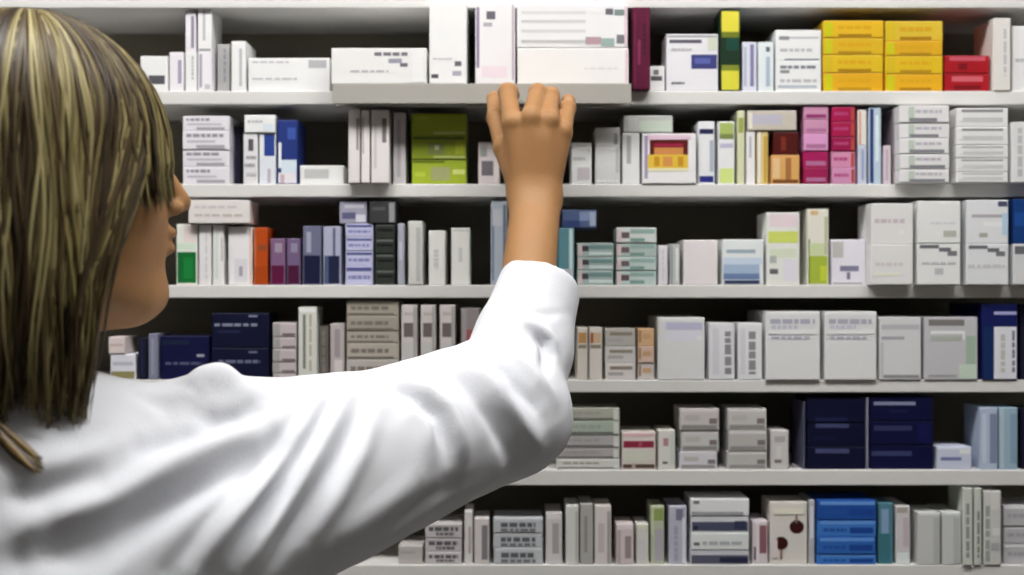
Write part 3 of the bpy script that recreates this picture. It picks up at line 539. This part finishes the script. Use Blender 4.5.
def np_mesh(name, V_, Fc, m, parent, org):
    me = bpy.data.meshes.new(name)
    me.vertices.add(len(V_)); me.vertices.foreach_set('co', (V_ - npv(org)).astype(np.float32).ravel())
    me.loops.add(Fc.size); me.loops.foreach_set('vertex_index', Fc.astype(np.int32).ravel())
    me.polygons.add(len(Fc)); me.polygons.foreach_set('loop_start', np.arange(0, Fc.size, 4, dtype=np.int32))
    me.polygons.foreach_set('loop_total', np.full(len(Fc), 4, dtype=np.int32))
    me.update(calc_edges=True); me.validate()
    me.polygons.foreach_set('use_smooth', np.ones(len(me.polygons), dtype=bool))
    return link(name, me, m, parent)

# ------------------------------------------------------------------ the person
TH = math.radians(33)
HC = npv((-0.392, 1.045, CZ))                       # foot of the head's frame (z added per feature)
fF = npv((math.cos(TH), math.sin(TH), 0)); fR = npv((math.sin(TH), -math.cos(TH), 0)); fU = npv((0, 0, 1))
HFR = np.stack([fF, fR, fU])
def H(a, b, c): return HC + fF * a + fR * b + fU * c

SHR = npv((-.245, 1.10, CZ - .142)); SHL = npv((-.600, 1.00, CZ - .165))
ELB = npv(P(516, 405, 1.285)); WRI = npv(P(536, 200, 1.452))
FLR = npv((-.42, 1.04, 0))
JT = dict(
    index=[(512, 122, 1.448, .0124), (507.5, 92.5, 1.489, .0114), (510, 91, 1.524, .0098), (513, 95, 1.555, .0084)],
    middle=[(531, 117, 1.444, .0126), (537.5, 93, 1.486, .0108), (538, 91, 1.524, .0096), (538, 95, 1.557, .0082)],
    ring=[(549, 120, 1.448, .0122), (551, 97, 1.492, .0102), (552, 94, 1.526, .0090), (553, 98, 1.556, .0078)],
    pinky=[(563, 131, 1.456, .0112), (568, 108, 1.490, .0096), (568.5, 101, 1.518, .0082), (569, 101, 1.544, .0070)],
    thumb=[(521, 182, 1.452, .0150), (505, 148, 1.470, .0137), (496, 118, 1.506, .0114), (494, 99, 1.540, .0094)])
def body_fn(p):
    d = ell(p, H(-.004, 0, .110), (.098, .077, .096), HFR)
    d = smin(d, ell(p, H(.044, 0, .048), (.066, .062, .086), HFR), .02)
    d = smin(d, ell(p, H(.084, 0, -.006), (.028, .030, .022), HFR), .02)          # chin
    for s in (-1, 1):
        d = smin(d, cone(p, H(.0, s * .050, .012), H(.074, s * .022, -.010), .020, .018), .02)   # jaw line
        d = smin(d, ell(p, H(.070, s * .036, .066), (.022, .022, .018), HFR), .02)  # cheek
        d = smax(d, -ell(p, H(.104, s * .031, .098), (.018, .020, .013), HFR), .012)  # eye socket
        d = smin(d, ell(p, H(.090, s * .031, .098), (.0125, .0145, .0125), HFR), .004)  # lid over the eyeball
        d = smin(d, cone(p, H(.098, s * .012, .116), H(.088, s * .048, .116), .007, .006), .014)   # brow
        d = smin(d, ell(p, H(-.004, s * .079, .078), (.017, .007, .030), HFR), .006)               # ear
        d = smax(d, -ell(p, H(-.002, s * .087, .080), (.009, .006, .018), HFR), .004)
    d = smin(d, cone(p, H(.100, 0, .108), H(.124, 0, .074), .009, .0092), .010)    # nose
    for s in (-1, 1): d = smin(d, ell(p, H(.113, s * .012, .068), (.010, .006, .007), HFR), .006)
    d = smin(d, ell(p, H(.107, 0, .047), (.012, .022, .0070), HFR), .005)          # upper lip
    d = smin(d, ell(p, H(.106, 0, .034), (.012, .020, .0075), HFR), .004)          # lower lip
    d = smin(d, cone(p, H(-.022, 0, .03), H(-.040, 0, -.125), .050, .046), .03)     # neck
    nb = H(-.04, 0, -.125)
    d = smin(d, cone(p, nb, SHR + npv((-.02, 0, -.01)), .036, .040), .03)
    d = smin(d, cone(p, nb, SHL + npv((.02, 0, .0)), .044, .045), .04)
    d = smin(d, ell(p, (-.42, 1.05, CZ - .25), (.155, .095, .20)), .04)
    d = smin(d, ell(p, (-.42, 1.05, CZ - .46), (.125, .085, .18)), .05)
    d = smin(d, ell(p, (-.42, 1.05, CZ - .63), (.160, .105, .14)), .05)
    # right arm, raised and reaching
    d = smin(d, cone(p, SHR, ELB, .046, .034), .03)
    mid = ELB * .62 + WRI * .38
    d = smin(d, cone(p, ELB, mid, .034, .029), .02)
    d = smin(d, cone(p, mid, WRI, .029, .0205, ((0, 1, 0), 1.1)), .02)
    ox = npv((1, 0, 0))
    d = smin(d, cone(p, mid + ox * .004, WRI + ox * .010, .023, .0180), .012)
    d = smin(d, cone(p, mid - ox * .004, WRI - ox * .010, .023, .0180), .012)
    # left arm, hanging
    el, wl = npv((-.655, .99, CZ - .40)), npv((-.63, 1.10, CZ - .62))
    d = smin(d, cone(p, SHL, el, .046, .036), .03); d = smin(d, cone(p, el, wl, .036, .024), .02)
    hand = None
    for k, q in enumerate(((-.036, .012), (-.012, .016), (.010, .014), (.030, .008))):
        a = wl + npv((0, .0, -.01)); b = wl + npv((q[0] * .3, .03 + q[0], -.085))
        c = b + npv((0, .012, -.04)); e = c + npv((0.006, .004, -.034))
        d = smin(d, cone(p, a, b, .016, .0095), .012)
        d = np.minimum(d, cone(p, b, c, .0092, .0080)); d = smin(d, cone(p, c, e, .008, .0065), .003)
    a = wl + npv((0, .02, -.015)); b = wl + npv((.01, .062, -.055)); d = smin(d, cone(p, a, b, .013, .010), .01)
    d = smin(d, cone(p, b, b + npv((.004, .012, -.035)), .010, .0075), .004)
    # legs
    for s in (-1, 1):
        hp = npv((-.42 + s * .085, 1.05, CZ - .68)); kn = npv((-.42 + s * .09, 1.055, .48)); an = npv((-.42 + s * .095, 1.03, .09))
        d = smin(d, cone(p, hp, kn, .085, .052), .04); d = smin(d, cone(p, kn, an, .054, .034), .03)
        d = smin(d, cone(p, an - fU * .045, an + npv((0, .13, -.062)), .032, .020), .03)
    # palm of the right hand, then thumb and four separate fingers
    pm = {k: [npv(P(*q[:3])) for q in v] for k, v in JT.items()}
    hp_ = None
    for k, ra in (('index', .0135), ('middle', .0140), ('ring', .0135), ('pinky', .0125)):
        off = ox * {'index': -.012, 'middle': -.004, 'ring': .004, 'pinky': .011}[k]
        q = cone(p, WRI + off + fU * .004, pm[k][0] - fU * .004, .0150, ra * .86)
        hp_ = q if hp_ is None else smin(hp_, q, .009)
        q = ell(p, pm[k][0] + npv((0, -.003, 0)), (.0098, .0100, .0105))
        hp_ = smin(hp_, q, .004)
    hp_ = smin(hp_, cone(p, WRI, (pm['index'][0] + pm['pinky'][0]) / 2 - fU * .02, .020, .020, ((0, 1, 0), 1.3)), .012)
    hp_ = smin(hp_, cone(p, WRI - ox * .012, pm['thumb'][1], .015, .0125), .014)
    d = smin(d, hp_, .014)
    for k, js in pm.items():
        rs = [q[3] for q in JT[k]]
        fd = None
        for i in range(3):
            q = cone(p, js[i], js[i + 1], rs[i] * .93, rs[i + 1] * .93)
            fd = q if fd is None else smin(fd, q, .003)
            fd = smin(fd, ell(p, js[i + 1], (rs[i + 1] * 1.03,) * 3), .002)
        d = smin(d, fd, .0035)
    return d

# ---- lab coat
def coat_fn(p):
    U = fU
    nb = H(-.04, 0, -.125)
    d = ell(p, (-.42, 1.045, CZ - .27), (.190, .130, .22))
    d = smin(d, ell(p, (-.42, 1.045, CZ - .50), (.165, .120, .20)), .06)
    d = smin(d, cone(p, (-.42, 1.045, CZ - .60), (-.42, 1.05, .66), .155, .19, ((0, 1, 0), 1.22)), .08)
    d = smin(d, cone(p, nb - U * .022, SHR + npv((-.03, -.01, .010)), .050, .052), .03)
    d = smin(d, cone(p, nb - U * .022, SHL + npv((.02, 0, .0)), .056, .055), .04)
    # right sleeve
    up = npv(P(225, 432, 1.10)); d = smin(d, cone(p, up, npv(P(330, 441, 1.16)), .048, .052), .03)
    a, b = npv(P(496, 414, 1.27)), npv(P(205, 530, 1.07))
    d = smin(d, cone(p, a, b, .066, .085), .03)
    d = smin(d, cone(p, npv(P(330, 441, 1.16)), npv(P(470, 400, 1.26)), .050, .050), .03)
    d = smin(d, cone(p, npv(P(505, 405, 1.285)), npv(P(523, 350, 1.33)), .060, .051), .025)
    d = smin(d, ell(p, npv(P(519, 420, 1.28)), (.046, .054, .040)), .03)
    cf = npv(P(537, 292, 1.368)); c0 = npv(P(521, 350, 1.330))
    d = smin(d, cone(p, c0, cf, .0520, .0460), .018)
    # left sleeve
    el, wl = npv((-.66, .985, CZ - .40)), npv((-.637, 1.075, CZ - .57))
    d = smin(d, cone(p, SHL, el, .062, .060), .03); d = smin(d, cone(p, el, wl, .060, .046), .02)
    # folded collar
    cb = nb - U * .012
    q = p - cb; rr = np.sqrt((q[:, 0] * 1.0) ** 2 + (q[:, 1] * 1.0) ** 2)
    col = np.sqrt((rr - .066) ** 2 + (np.maximum(np.abs(q[:, 2]) - .018, 0)) ** 2) - .0065
    d = smin(d, col, .006)
    d = smax(d, -(np.maximum(rr - .056, -(q[:, 2] + .02))), .006)
    # cuff opening
    ax = cf - c0; ax = ax / np.linalg.norm(ax)
    t = (p - cf) @ ax
    d = smax(d, t - .016, .004)
    r_ = np.linalg.norm((p - cf) - t[:, None] * ax, axis=1)
    d = smax(d, -np.maximum(r_ - .0360, -(t + .06)), .003)
    lt = wl - el; lt = lt / np.linalg.norm(lt); t = (p - wl) @ lt
    d = np.where(t > -.3, smax(d, np.where(np.linalg.norm(p - wl, axis=1) < .12, t - .0, -1), .004), d)
    r_ = np.linalg.norm((p - wl) - t[:, None] * lt, axis=1)
    d = smax(d, -np.maximum(r_ - .038, -(t + .05)), .003)
    # hem and the hollow of the skirt
    d = smax(d, (.60 - p[:, 2]), .006)
    sk = cone(p, (-.42, 1.045, CZ - .62), (-.42, 1.05, .50), .145, .19, ((0, 1, 0), 1.22))
    d = smax(d, -np.maximum(sk, p[:, 2] - .80), .004)
    return d

def build_person():
    root = empty('person', (-.42, 1.04, 0), 'person with shoulder-length streaked blonde hair in a white lab coat, reaching up to a shelf', 'person')
    org = npv((-.42, 1.04, 0))
    skin = mat('skin', (0.37, 0.19, 0.078), 0.5, 0.3, bump=.12, bscale=260, var=.06, vscale=30)
    b = skin.node_tree.nodes['Principled BSDF']
    b.inputs['Subsurface Weight'].default_value = .08; b.inputs['Subsurface Radius'].default_value = (.01, .004, .002)
    V_, Fc = grow(body_fn, (-.74, .86, -.012), (.12, 1.56, CZ + .235), .0030)
    V_ = relax(V_, Fc, 1, .4)
    V_[:, 2] = np.maximum(V_[:, 2], 0.012)
    np_mesh('body', V_, Fc, skin, root, org)
    # eyes
    ew = mat('eye_white', (.75, .73, .7), .2, .5); ir = mat('iris', (.12, .10, .06), .2, .5)
    for s in (-1, 1):
        bm = bmesh.new(); bmesh.ops.create_uvsphere(bm, u_segments=20, v_segments=12, radius=.0118)
        c = Vector(H(.0935, s * .031, .098)) - Vector(org)
        for f in bm.faces:
            f.smooth = True
            if Vector(f.calc_center_median()).normalized().dot(Vector(fF)) > .88: f.material_index = 1
        bmesh.ops.translate(bm, vec=c, verts=bm.verts)
        o = bm_obj('eye', bm, ew, root); o.data.materials.append(ir)
    # coat
    cm = mat('white_cotton', (0.74, 0.755, 0.80), 0.85, 0.15, bump=.15, bscale=500)
    V_, Fc = grow(coat_fn, (-.76, .82, .57), (.16, 1.47, CZ + .05), .0042)
    V_ = relax(V_, Fc, 2, .5)
    bvh = BVHTree.FromPolygons([Vector(v) for v in V_], [tuple(int(i) for i in f) for f in Fc])
    def hit(px, py):
        dr = (P(px, py, 1.0) - Vector((0, 0, CZ))).normalized()
        h_ = bvh.ray_cast(Vector((0, 0, CZ)), dr)
        return None if h_[0] is None else npv(h_[0])
    N = normals(V_, Fc)
    # fold lines over the coat: (points, depth, half-width); negative depth is a furrow, positive a ridge
    FOLDS = FOLD_LIST
    disp = np.zeros(len(V_))
    for pts, amp, wd in FOLDS:
        q = [hit(*a) for a in pts]; q = [a for a in q if a is not None]
        if len(q) < 2: continue
        best = np.full(len(V_), 1e9); tt = np.zeros(len(V_)); n = len(q) - 1
        for i in range(n):
            a, ab = q[i], q[i + 1] - q[i]
            t = np.clip(((V_ - a) @ ab) / (ab @ ab + 1e-12), 0, 1)
            dd = np.linalg.norm(V_ - (a + t[:, None] * ab), axis=1)
            m = dd < best; best[m] = dd[m]; tt[m] = (i + t[m]) / n
        env = np.clip(np.sin(np.clip(tt, .04, .96) * PI), 0, 1) ** .6
        disp += amp * env * np.exp(-(best / wd) ** 2)
    wob = np.array([noise.noise(Vector((v[0] * 14, v[1] * 14, v[2] * 11))) * .6 + noise.noise(Vector((v[0] * 38, v[1] * 38, v[2] * 30))) * .22 - .42 * abs(noise.noise(Vector(((v[0] + v[2]) * 9, (v[0] - v[2]) * 30, v[1] * 14)))) for v in V_])
    V_ = V_ + N * (disp + wob * .0045)[:, None]
    V_ = relax(V_, Fc, 1, .3)
    np_mesh('lab_coat', V_, Fc, cm, root, org)
    # trousers and shoes
    def tr_fn(p):
        d = ell(p, (-.42, 1.05, CZ - .64), (.168, .112, .10))
        for s in (-1, 1):
            hp = npv((-.42 + s * .085, 1.05, CZ - .70)); an = npv((-.42 + s * .095, 1.035, .07))
            d = smin(d, cone(p, hp, npv((-.42 + s * .09, 1.055, .48)), .092, .066), .03)
            d = smin(d, cone(p, npv((-.42 + s * .09, 1.055, .48)), an, .066, .055), .03)
        return smax(d, .055 - p[:, 2], .004)
    V_, Fc = grow(tr_fn, (-.66, .90, .03), (-.18, 1.22, .90), .007)
    np_mesh('trousers', V_, Fc, mat('dark_trousers', (.04, .045, .06), .85, .2), root, org)
    for s in (-1, 1):
        an = npv((-.42 + s * .095, 1.03, .045))
        fn = lambda p: smax(smin(cone(p, an + npv((0, -.02, 0)), an + npv((0, .15, -.012)), .046, .036), ell(p, an + npv((0, .0, .02)), (.044, .05, .045)), .02), .001 - p[:, 2], .003)
        V_, Fc = grow(fn, an - npv((.07, .10, .055)), an + npv((.07, .23, .09)), .005)
        np_mesh('shoe', V_, Fc, mat('white_shoe', (.6, .6, .6), .5, .3), root, org)
    build_hair(root, org, hit)
    return root

def build_hair(root, org, hit):
    rg = random.Random(11)
    hm = bpy.data.materials.new('hair'); hm.use_nodes = True
    nt = hm.node_tree; b = nt.nodes['Principled BSDF']
    at = nt.nodes.new('ShaderNodeAttribute'); at.attribute_name = 'strand'
    nt.links.new(at.outputs['Color'], b.inputs['Base Color'])
    b.inputs['Roughness'].default_value = .42; b.inputs['Specular IOR Level'].default_value = .35
    # outline of the hair: radius of the head plus hair at azimuth phi (0 = face, 90 = the person's right)
    def path(phi0, zend, lift, seed, sweep, curl, polar0=0.0):
        """a strand from the crown over the head and down"""
        pts = []
        Rf, Rr, Rz = .103 + lift, .086 + lift, .104 + lift
        zc = .110
        n1, n2 = 9, 9
        for i in range(n1 + 1):
            ps = polar0 + (PI / 2 - polar0) * i / n1
            zz_ = zc + Rz * math.cos(ps); q_ = min(1, max(0, (.165 - zz_) / .19)); ph = phi0 + sweep * q_ * q_ * (3 - 2 * q_)
            wob = .045 * math.sin(zz_ * 24 + seed) * (i / n1)
            a = Rf * math.sin(ps) * math.cos(ph + wob); r_ = Rr * math.sin(ps) * math.sin(ph + wob)
            pts.append((a - .004, r_, zc + Rz * math.cos(ps)))
        if zend > zc:
            pts = [q for q in pts if q[2] > zend]
        else:
            L = zc - zend
            for i in range(1, n2 + 1):
                t = i / n2
                zz_ = zc - L * t; q_ = min(1, max(0, (.165 - zz_) / .19)); ph = phi0 + sweep * q_ * q_ * (3 - 2 * q_)
                k = 1 + (.10 * math.sin(t * PI) - curl * t * t) * min(1, L / .2)
                if t * L > .02: k *= 1.0
                wob = .045 * math.sin(zz_ * 24 + seed)
                back = max(0, -math.cos(ph)) * .012 * t
                a = Rf * k * math.cos(ph + wob) - back * 0; r_ = Rr * k * math.sin(ph + wob)
                pts.append((a - .004, r_, zc - L * t))
        return pts
    verts, faces, cols = [], [], []
    def tube(pts, r, col, flat=2.0, sides=5):
        n = len(pts)
        if n < 3: return
        P3 = [npv(H(*q)) for q in pts]
        base = len(verts)
        for i in range(n):
            tg = P3[min(n - 1, i + 1)] - P3[max(0, i - 1)]; tg /= np.linalg.norm(tg) + 1e-9
            out = P3[i] - (HC + fU * min(.10, P3[i][2] - HC[2])); out = out - (out @ tg) * tg
            out /= np.linalg.norm(out) + 1e-9
            sd = np.cross(tg, out)
            s_ = i / (n - 1); rr = r * (0.55 + .45 * min(1, s_ * 5)) * (1 if s_ < .8 else max(.12, (1 - s_) / .2))
            for k in range(sides):
                an = 2 * PI * k / sides
                verts.append(P3[i] + sd * math.cos(an) * rr * flat + out * math.sin(an) * rr)
                cols.append(col)
        for i in range(n - 1):
            for k in range(sides):
                k2 = (k + 1) % sides
                faces.append((base + i * sides + k, base + i * sides + k2, base + (i + 1) * sides + k2, base + (i + 1) * sides + k))
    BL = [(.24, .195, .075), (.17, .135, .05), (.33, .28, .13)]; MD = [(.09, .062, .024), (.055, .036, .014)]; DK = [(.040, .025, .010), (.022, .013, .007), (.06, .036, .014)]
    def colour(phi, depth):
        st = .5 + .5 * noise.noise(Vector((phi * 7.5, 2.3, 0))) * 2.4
        x = rg.random() * .42 + st * .62 - depth * .35 - .34 * max(0, math.sin((phi - 2.2) * .9)) - .05  # sine term darkens back-left strands: shade painted into the hair colour
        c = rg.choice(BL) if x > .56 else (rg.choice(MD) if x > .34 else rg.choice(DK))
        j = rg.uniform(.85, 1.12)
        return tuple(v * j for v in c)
    d2r = math.radians
    # under layer of broad dark locks closes the shape, finer locks over it
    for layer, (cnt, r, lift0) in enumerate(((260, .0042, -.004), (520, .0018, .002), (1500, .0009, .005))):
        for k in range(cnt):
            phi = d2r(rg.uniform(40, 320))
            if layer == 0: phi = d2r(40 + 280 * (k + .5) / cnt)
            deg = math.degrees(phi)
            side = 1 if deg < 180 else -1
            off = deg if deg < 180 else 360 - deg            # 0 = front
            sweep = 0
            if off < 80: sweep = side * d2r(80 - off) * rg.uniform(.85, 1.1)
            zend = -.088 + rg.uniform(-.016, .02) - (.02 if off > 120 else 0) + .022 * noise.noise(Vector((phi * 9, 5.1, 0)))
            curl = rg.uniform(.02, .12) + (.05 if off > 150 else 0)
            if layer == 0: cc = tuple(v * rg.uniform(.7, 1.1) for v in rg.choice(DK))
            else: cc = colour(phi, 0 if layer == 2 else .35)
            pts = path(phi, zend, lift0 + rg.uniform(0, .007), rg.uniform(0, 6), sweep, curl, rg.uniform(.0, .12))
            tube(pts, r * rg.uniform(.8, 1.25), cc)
    # fringe over the forehead
    for k in range(420):
        deg = rg.uniform(-58, 58)
        pts = path(d2r(deg), .094 + rg.uniform(-.008, .012) + abs(deg) / 58 * -.0, rg.uniform(.001, .013), rg.uniform(0, 6), 0, 0, rg.uniform(0, .15))
        # carry the fringe straight down past its widest point
        a, r_, zz = pts[-1]
        ext = [(a + .001 * i, r_ * (1 + .01 * i), zz - .0085 * i) for i in range(1, 4)]
        c = colour(d2r(deg), .1)
        tube(pts + ext, rg.uniform(.0009, .0019), c)
    # wisps lying on the collar and back
    def on_coat(pxs, r, col, off):
        q = [hit(*a) for a in pxs]; q = [a for a in q if a is not None]
        if len(q) < 3: return
        pts = []
        for a in q:
            to = npv((0, 0, CZ)) - a; to /= np.linalg.norm(to)
            w_ = a + to * off + fU * off * .4 - HC
            pts.append((w_ @ fF, w_ @ fR, w_ @ fU))
        tube(pts, r, col)
    for k in range(46):
        j = rg.uniform(-7, 7); e = rg.uniform(-8, 8)
        c = rg.choice([(.22, .14, .045), (.12, .07, .025), (.05, .03, .012), (.30, .21, .07)])
        on_coat([(-10 + j, 424 + e * .2), (0 + j, 434 + e * .3), (11 + j, 445 + e * .5), (23 + j, 456 + e * .7), (38 + j * .8, 468 + e)], rg.uniform(.0009, .0016), c, rg.uniform(.002, .008))
    V_ = np.array(verts)
    me = bpy.data.meshes.new('hair')
    me.from_pydata([tuple(v - org) for v in V_], [], faces)
    ca = me.color_attributes.new('strand', 'FLOAT_COLOR', 'POINT')
    ca.data.foreach_set('color', np.array([(*c, 1) for c in cols], dtype=np.float32).ravel())
    for p in me.polygons: p.use_smooth = True
    link('hair', me, hm, root)

FOLD_LIST = [
    # (pixel points on the coat), amplitude, width: negative is a furrow, positive a ridge
    ([(188, 392), (203, 381), (222, 379), (242, 388)], .014, .013),
    ([(196, 412), (218, 421), (245, 416), (266, 402)], -.010, .010),
    ([(140, 396), (158, 402), (168, 415)], -.006, .008),
    # big sweep from the shoulder down across the back
    ([(275, 422), (228, 442), (172, 470), (110, 505), (40, 525)], .014, .015),
    ([(270, 445), (225, 468), (165, 500), (95, 540), (20, 560)], -.018, .016),
    ([(235, 425), (185, 440), (120, 455)], -.006, .010),
    ([(20, 470), (80, 462), (140, 440)], .006, .014),
    ([(0, 500), (50, 490), (110, 470)], -.007, .012),
    # long folds under the arm
    ([(345, 395), (328, 430), (300, 478), (262, 535), (240, 575)], .010, .007),
    ([(336, 392), (318, 428), (290, 472), (250, 525), (226, 575)], -.010, .007),
    ([(322, 400), (300, 432), (268, 475), (228, 522), (195, 575)], .009, .008),
    ([(305, 405), (282, 440), (248, 480), (208, 522), (170, 570)], -.009, .008),
    ([(362, 400), (346, 445), (318, 495), (285, 545), (268, 575)], -.009, .007),
    ([(376, 408), (362, 450), (335, 500), (305, 548)], .007, .009),
    ([(300, 470), (270, 510), (240, 550)], -.005, .006),
    ([(285, 462), (255, 500), (222, 545)], .004, .006),
    # folds radiating from the crook of the elbow
    ([(398, 376), (425, 388), (448, 408), (462, 440), (466, 470)], .009, .009),
    ([(388, 384), (414, 396), (436, 416), (446, 445), (446, 475)], -.010, .009),
    ([(436, 366), (462, 382), (486, 410), (503, 440), (512, 465)], -.010, .009),
    ([(455, 358), (480, 374), (505, 402), (526, 430), (540, 448)], .010, .009),
    ([(474, 348), (498, 366), (522, 392), (542, 418)], -.009, .008),
    ([(490, 338), (514, 354), (540, 380), (556, 400)], .007, .008),
    ([(410, 400), (428, 425), (432, 455)], .005, .008),
    # near the cuff
    ([(520, 318), (538, 326), (552, 338), (558, 356)], .006, .006),
    ([(532, 332), (546, 342), (550, 352), (545, 366)], -.011, .007),
    ([(498, 306), (520, 312), (548, 314), (572, 312)], -.003, .004),
    ([(505, 330), (515, 345), (530, 358)], -.005, .007),
    ([(420, 480), (372, 512), (330, 545)], .006, .012),
    ([(470, 478), (420, 505), (380, 538)], -.006, .010),
]
build_person()

# ------------------------------------------------------------------ camera, light and colour
cam = bpy.data.cameras.new('camera'); co = bpy.data.objects.new('camera', cam); COL.objects.link(co)
co.location = (0, 0, CZ); co.rotation_euler = (PI / 2, 0, 0)
cam.sensor_width = 36; cam.lens = F / 1024 * 36; cam.sensor_fit = 'HORIZONTAL'
cam.dof.use_dof = True; cam.dof.focus_distance = 1.28; cam.dof.aperture_fstop = 4.0
SC.camera = co
w = bpy.data.worlds.new('world'); w.use_nodes = True; SC.world = w
w.node_tree.nodes['Background'].inputs[0].default_value = (.5, .5, .5, 1); w.node_tree.nodes['Background'].inputs[1].default_value = .2
vs = SC.view_settings
vs.view_transform = 'Standard'; vs.look = 'None'; vs.gamma = 1; vs.use_curve_mapping = False; vs.exposure = 0.0
SC.cycles.use_denoising = True
SC.cycles.max_bounces = 6
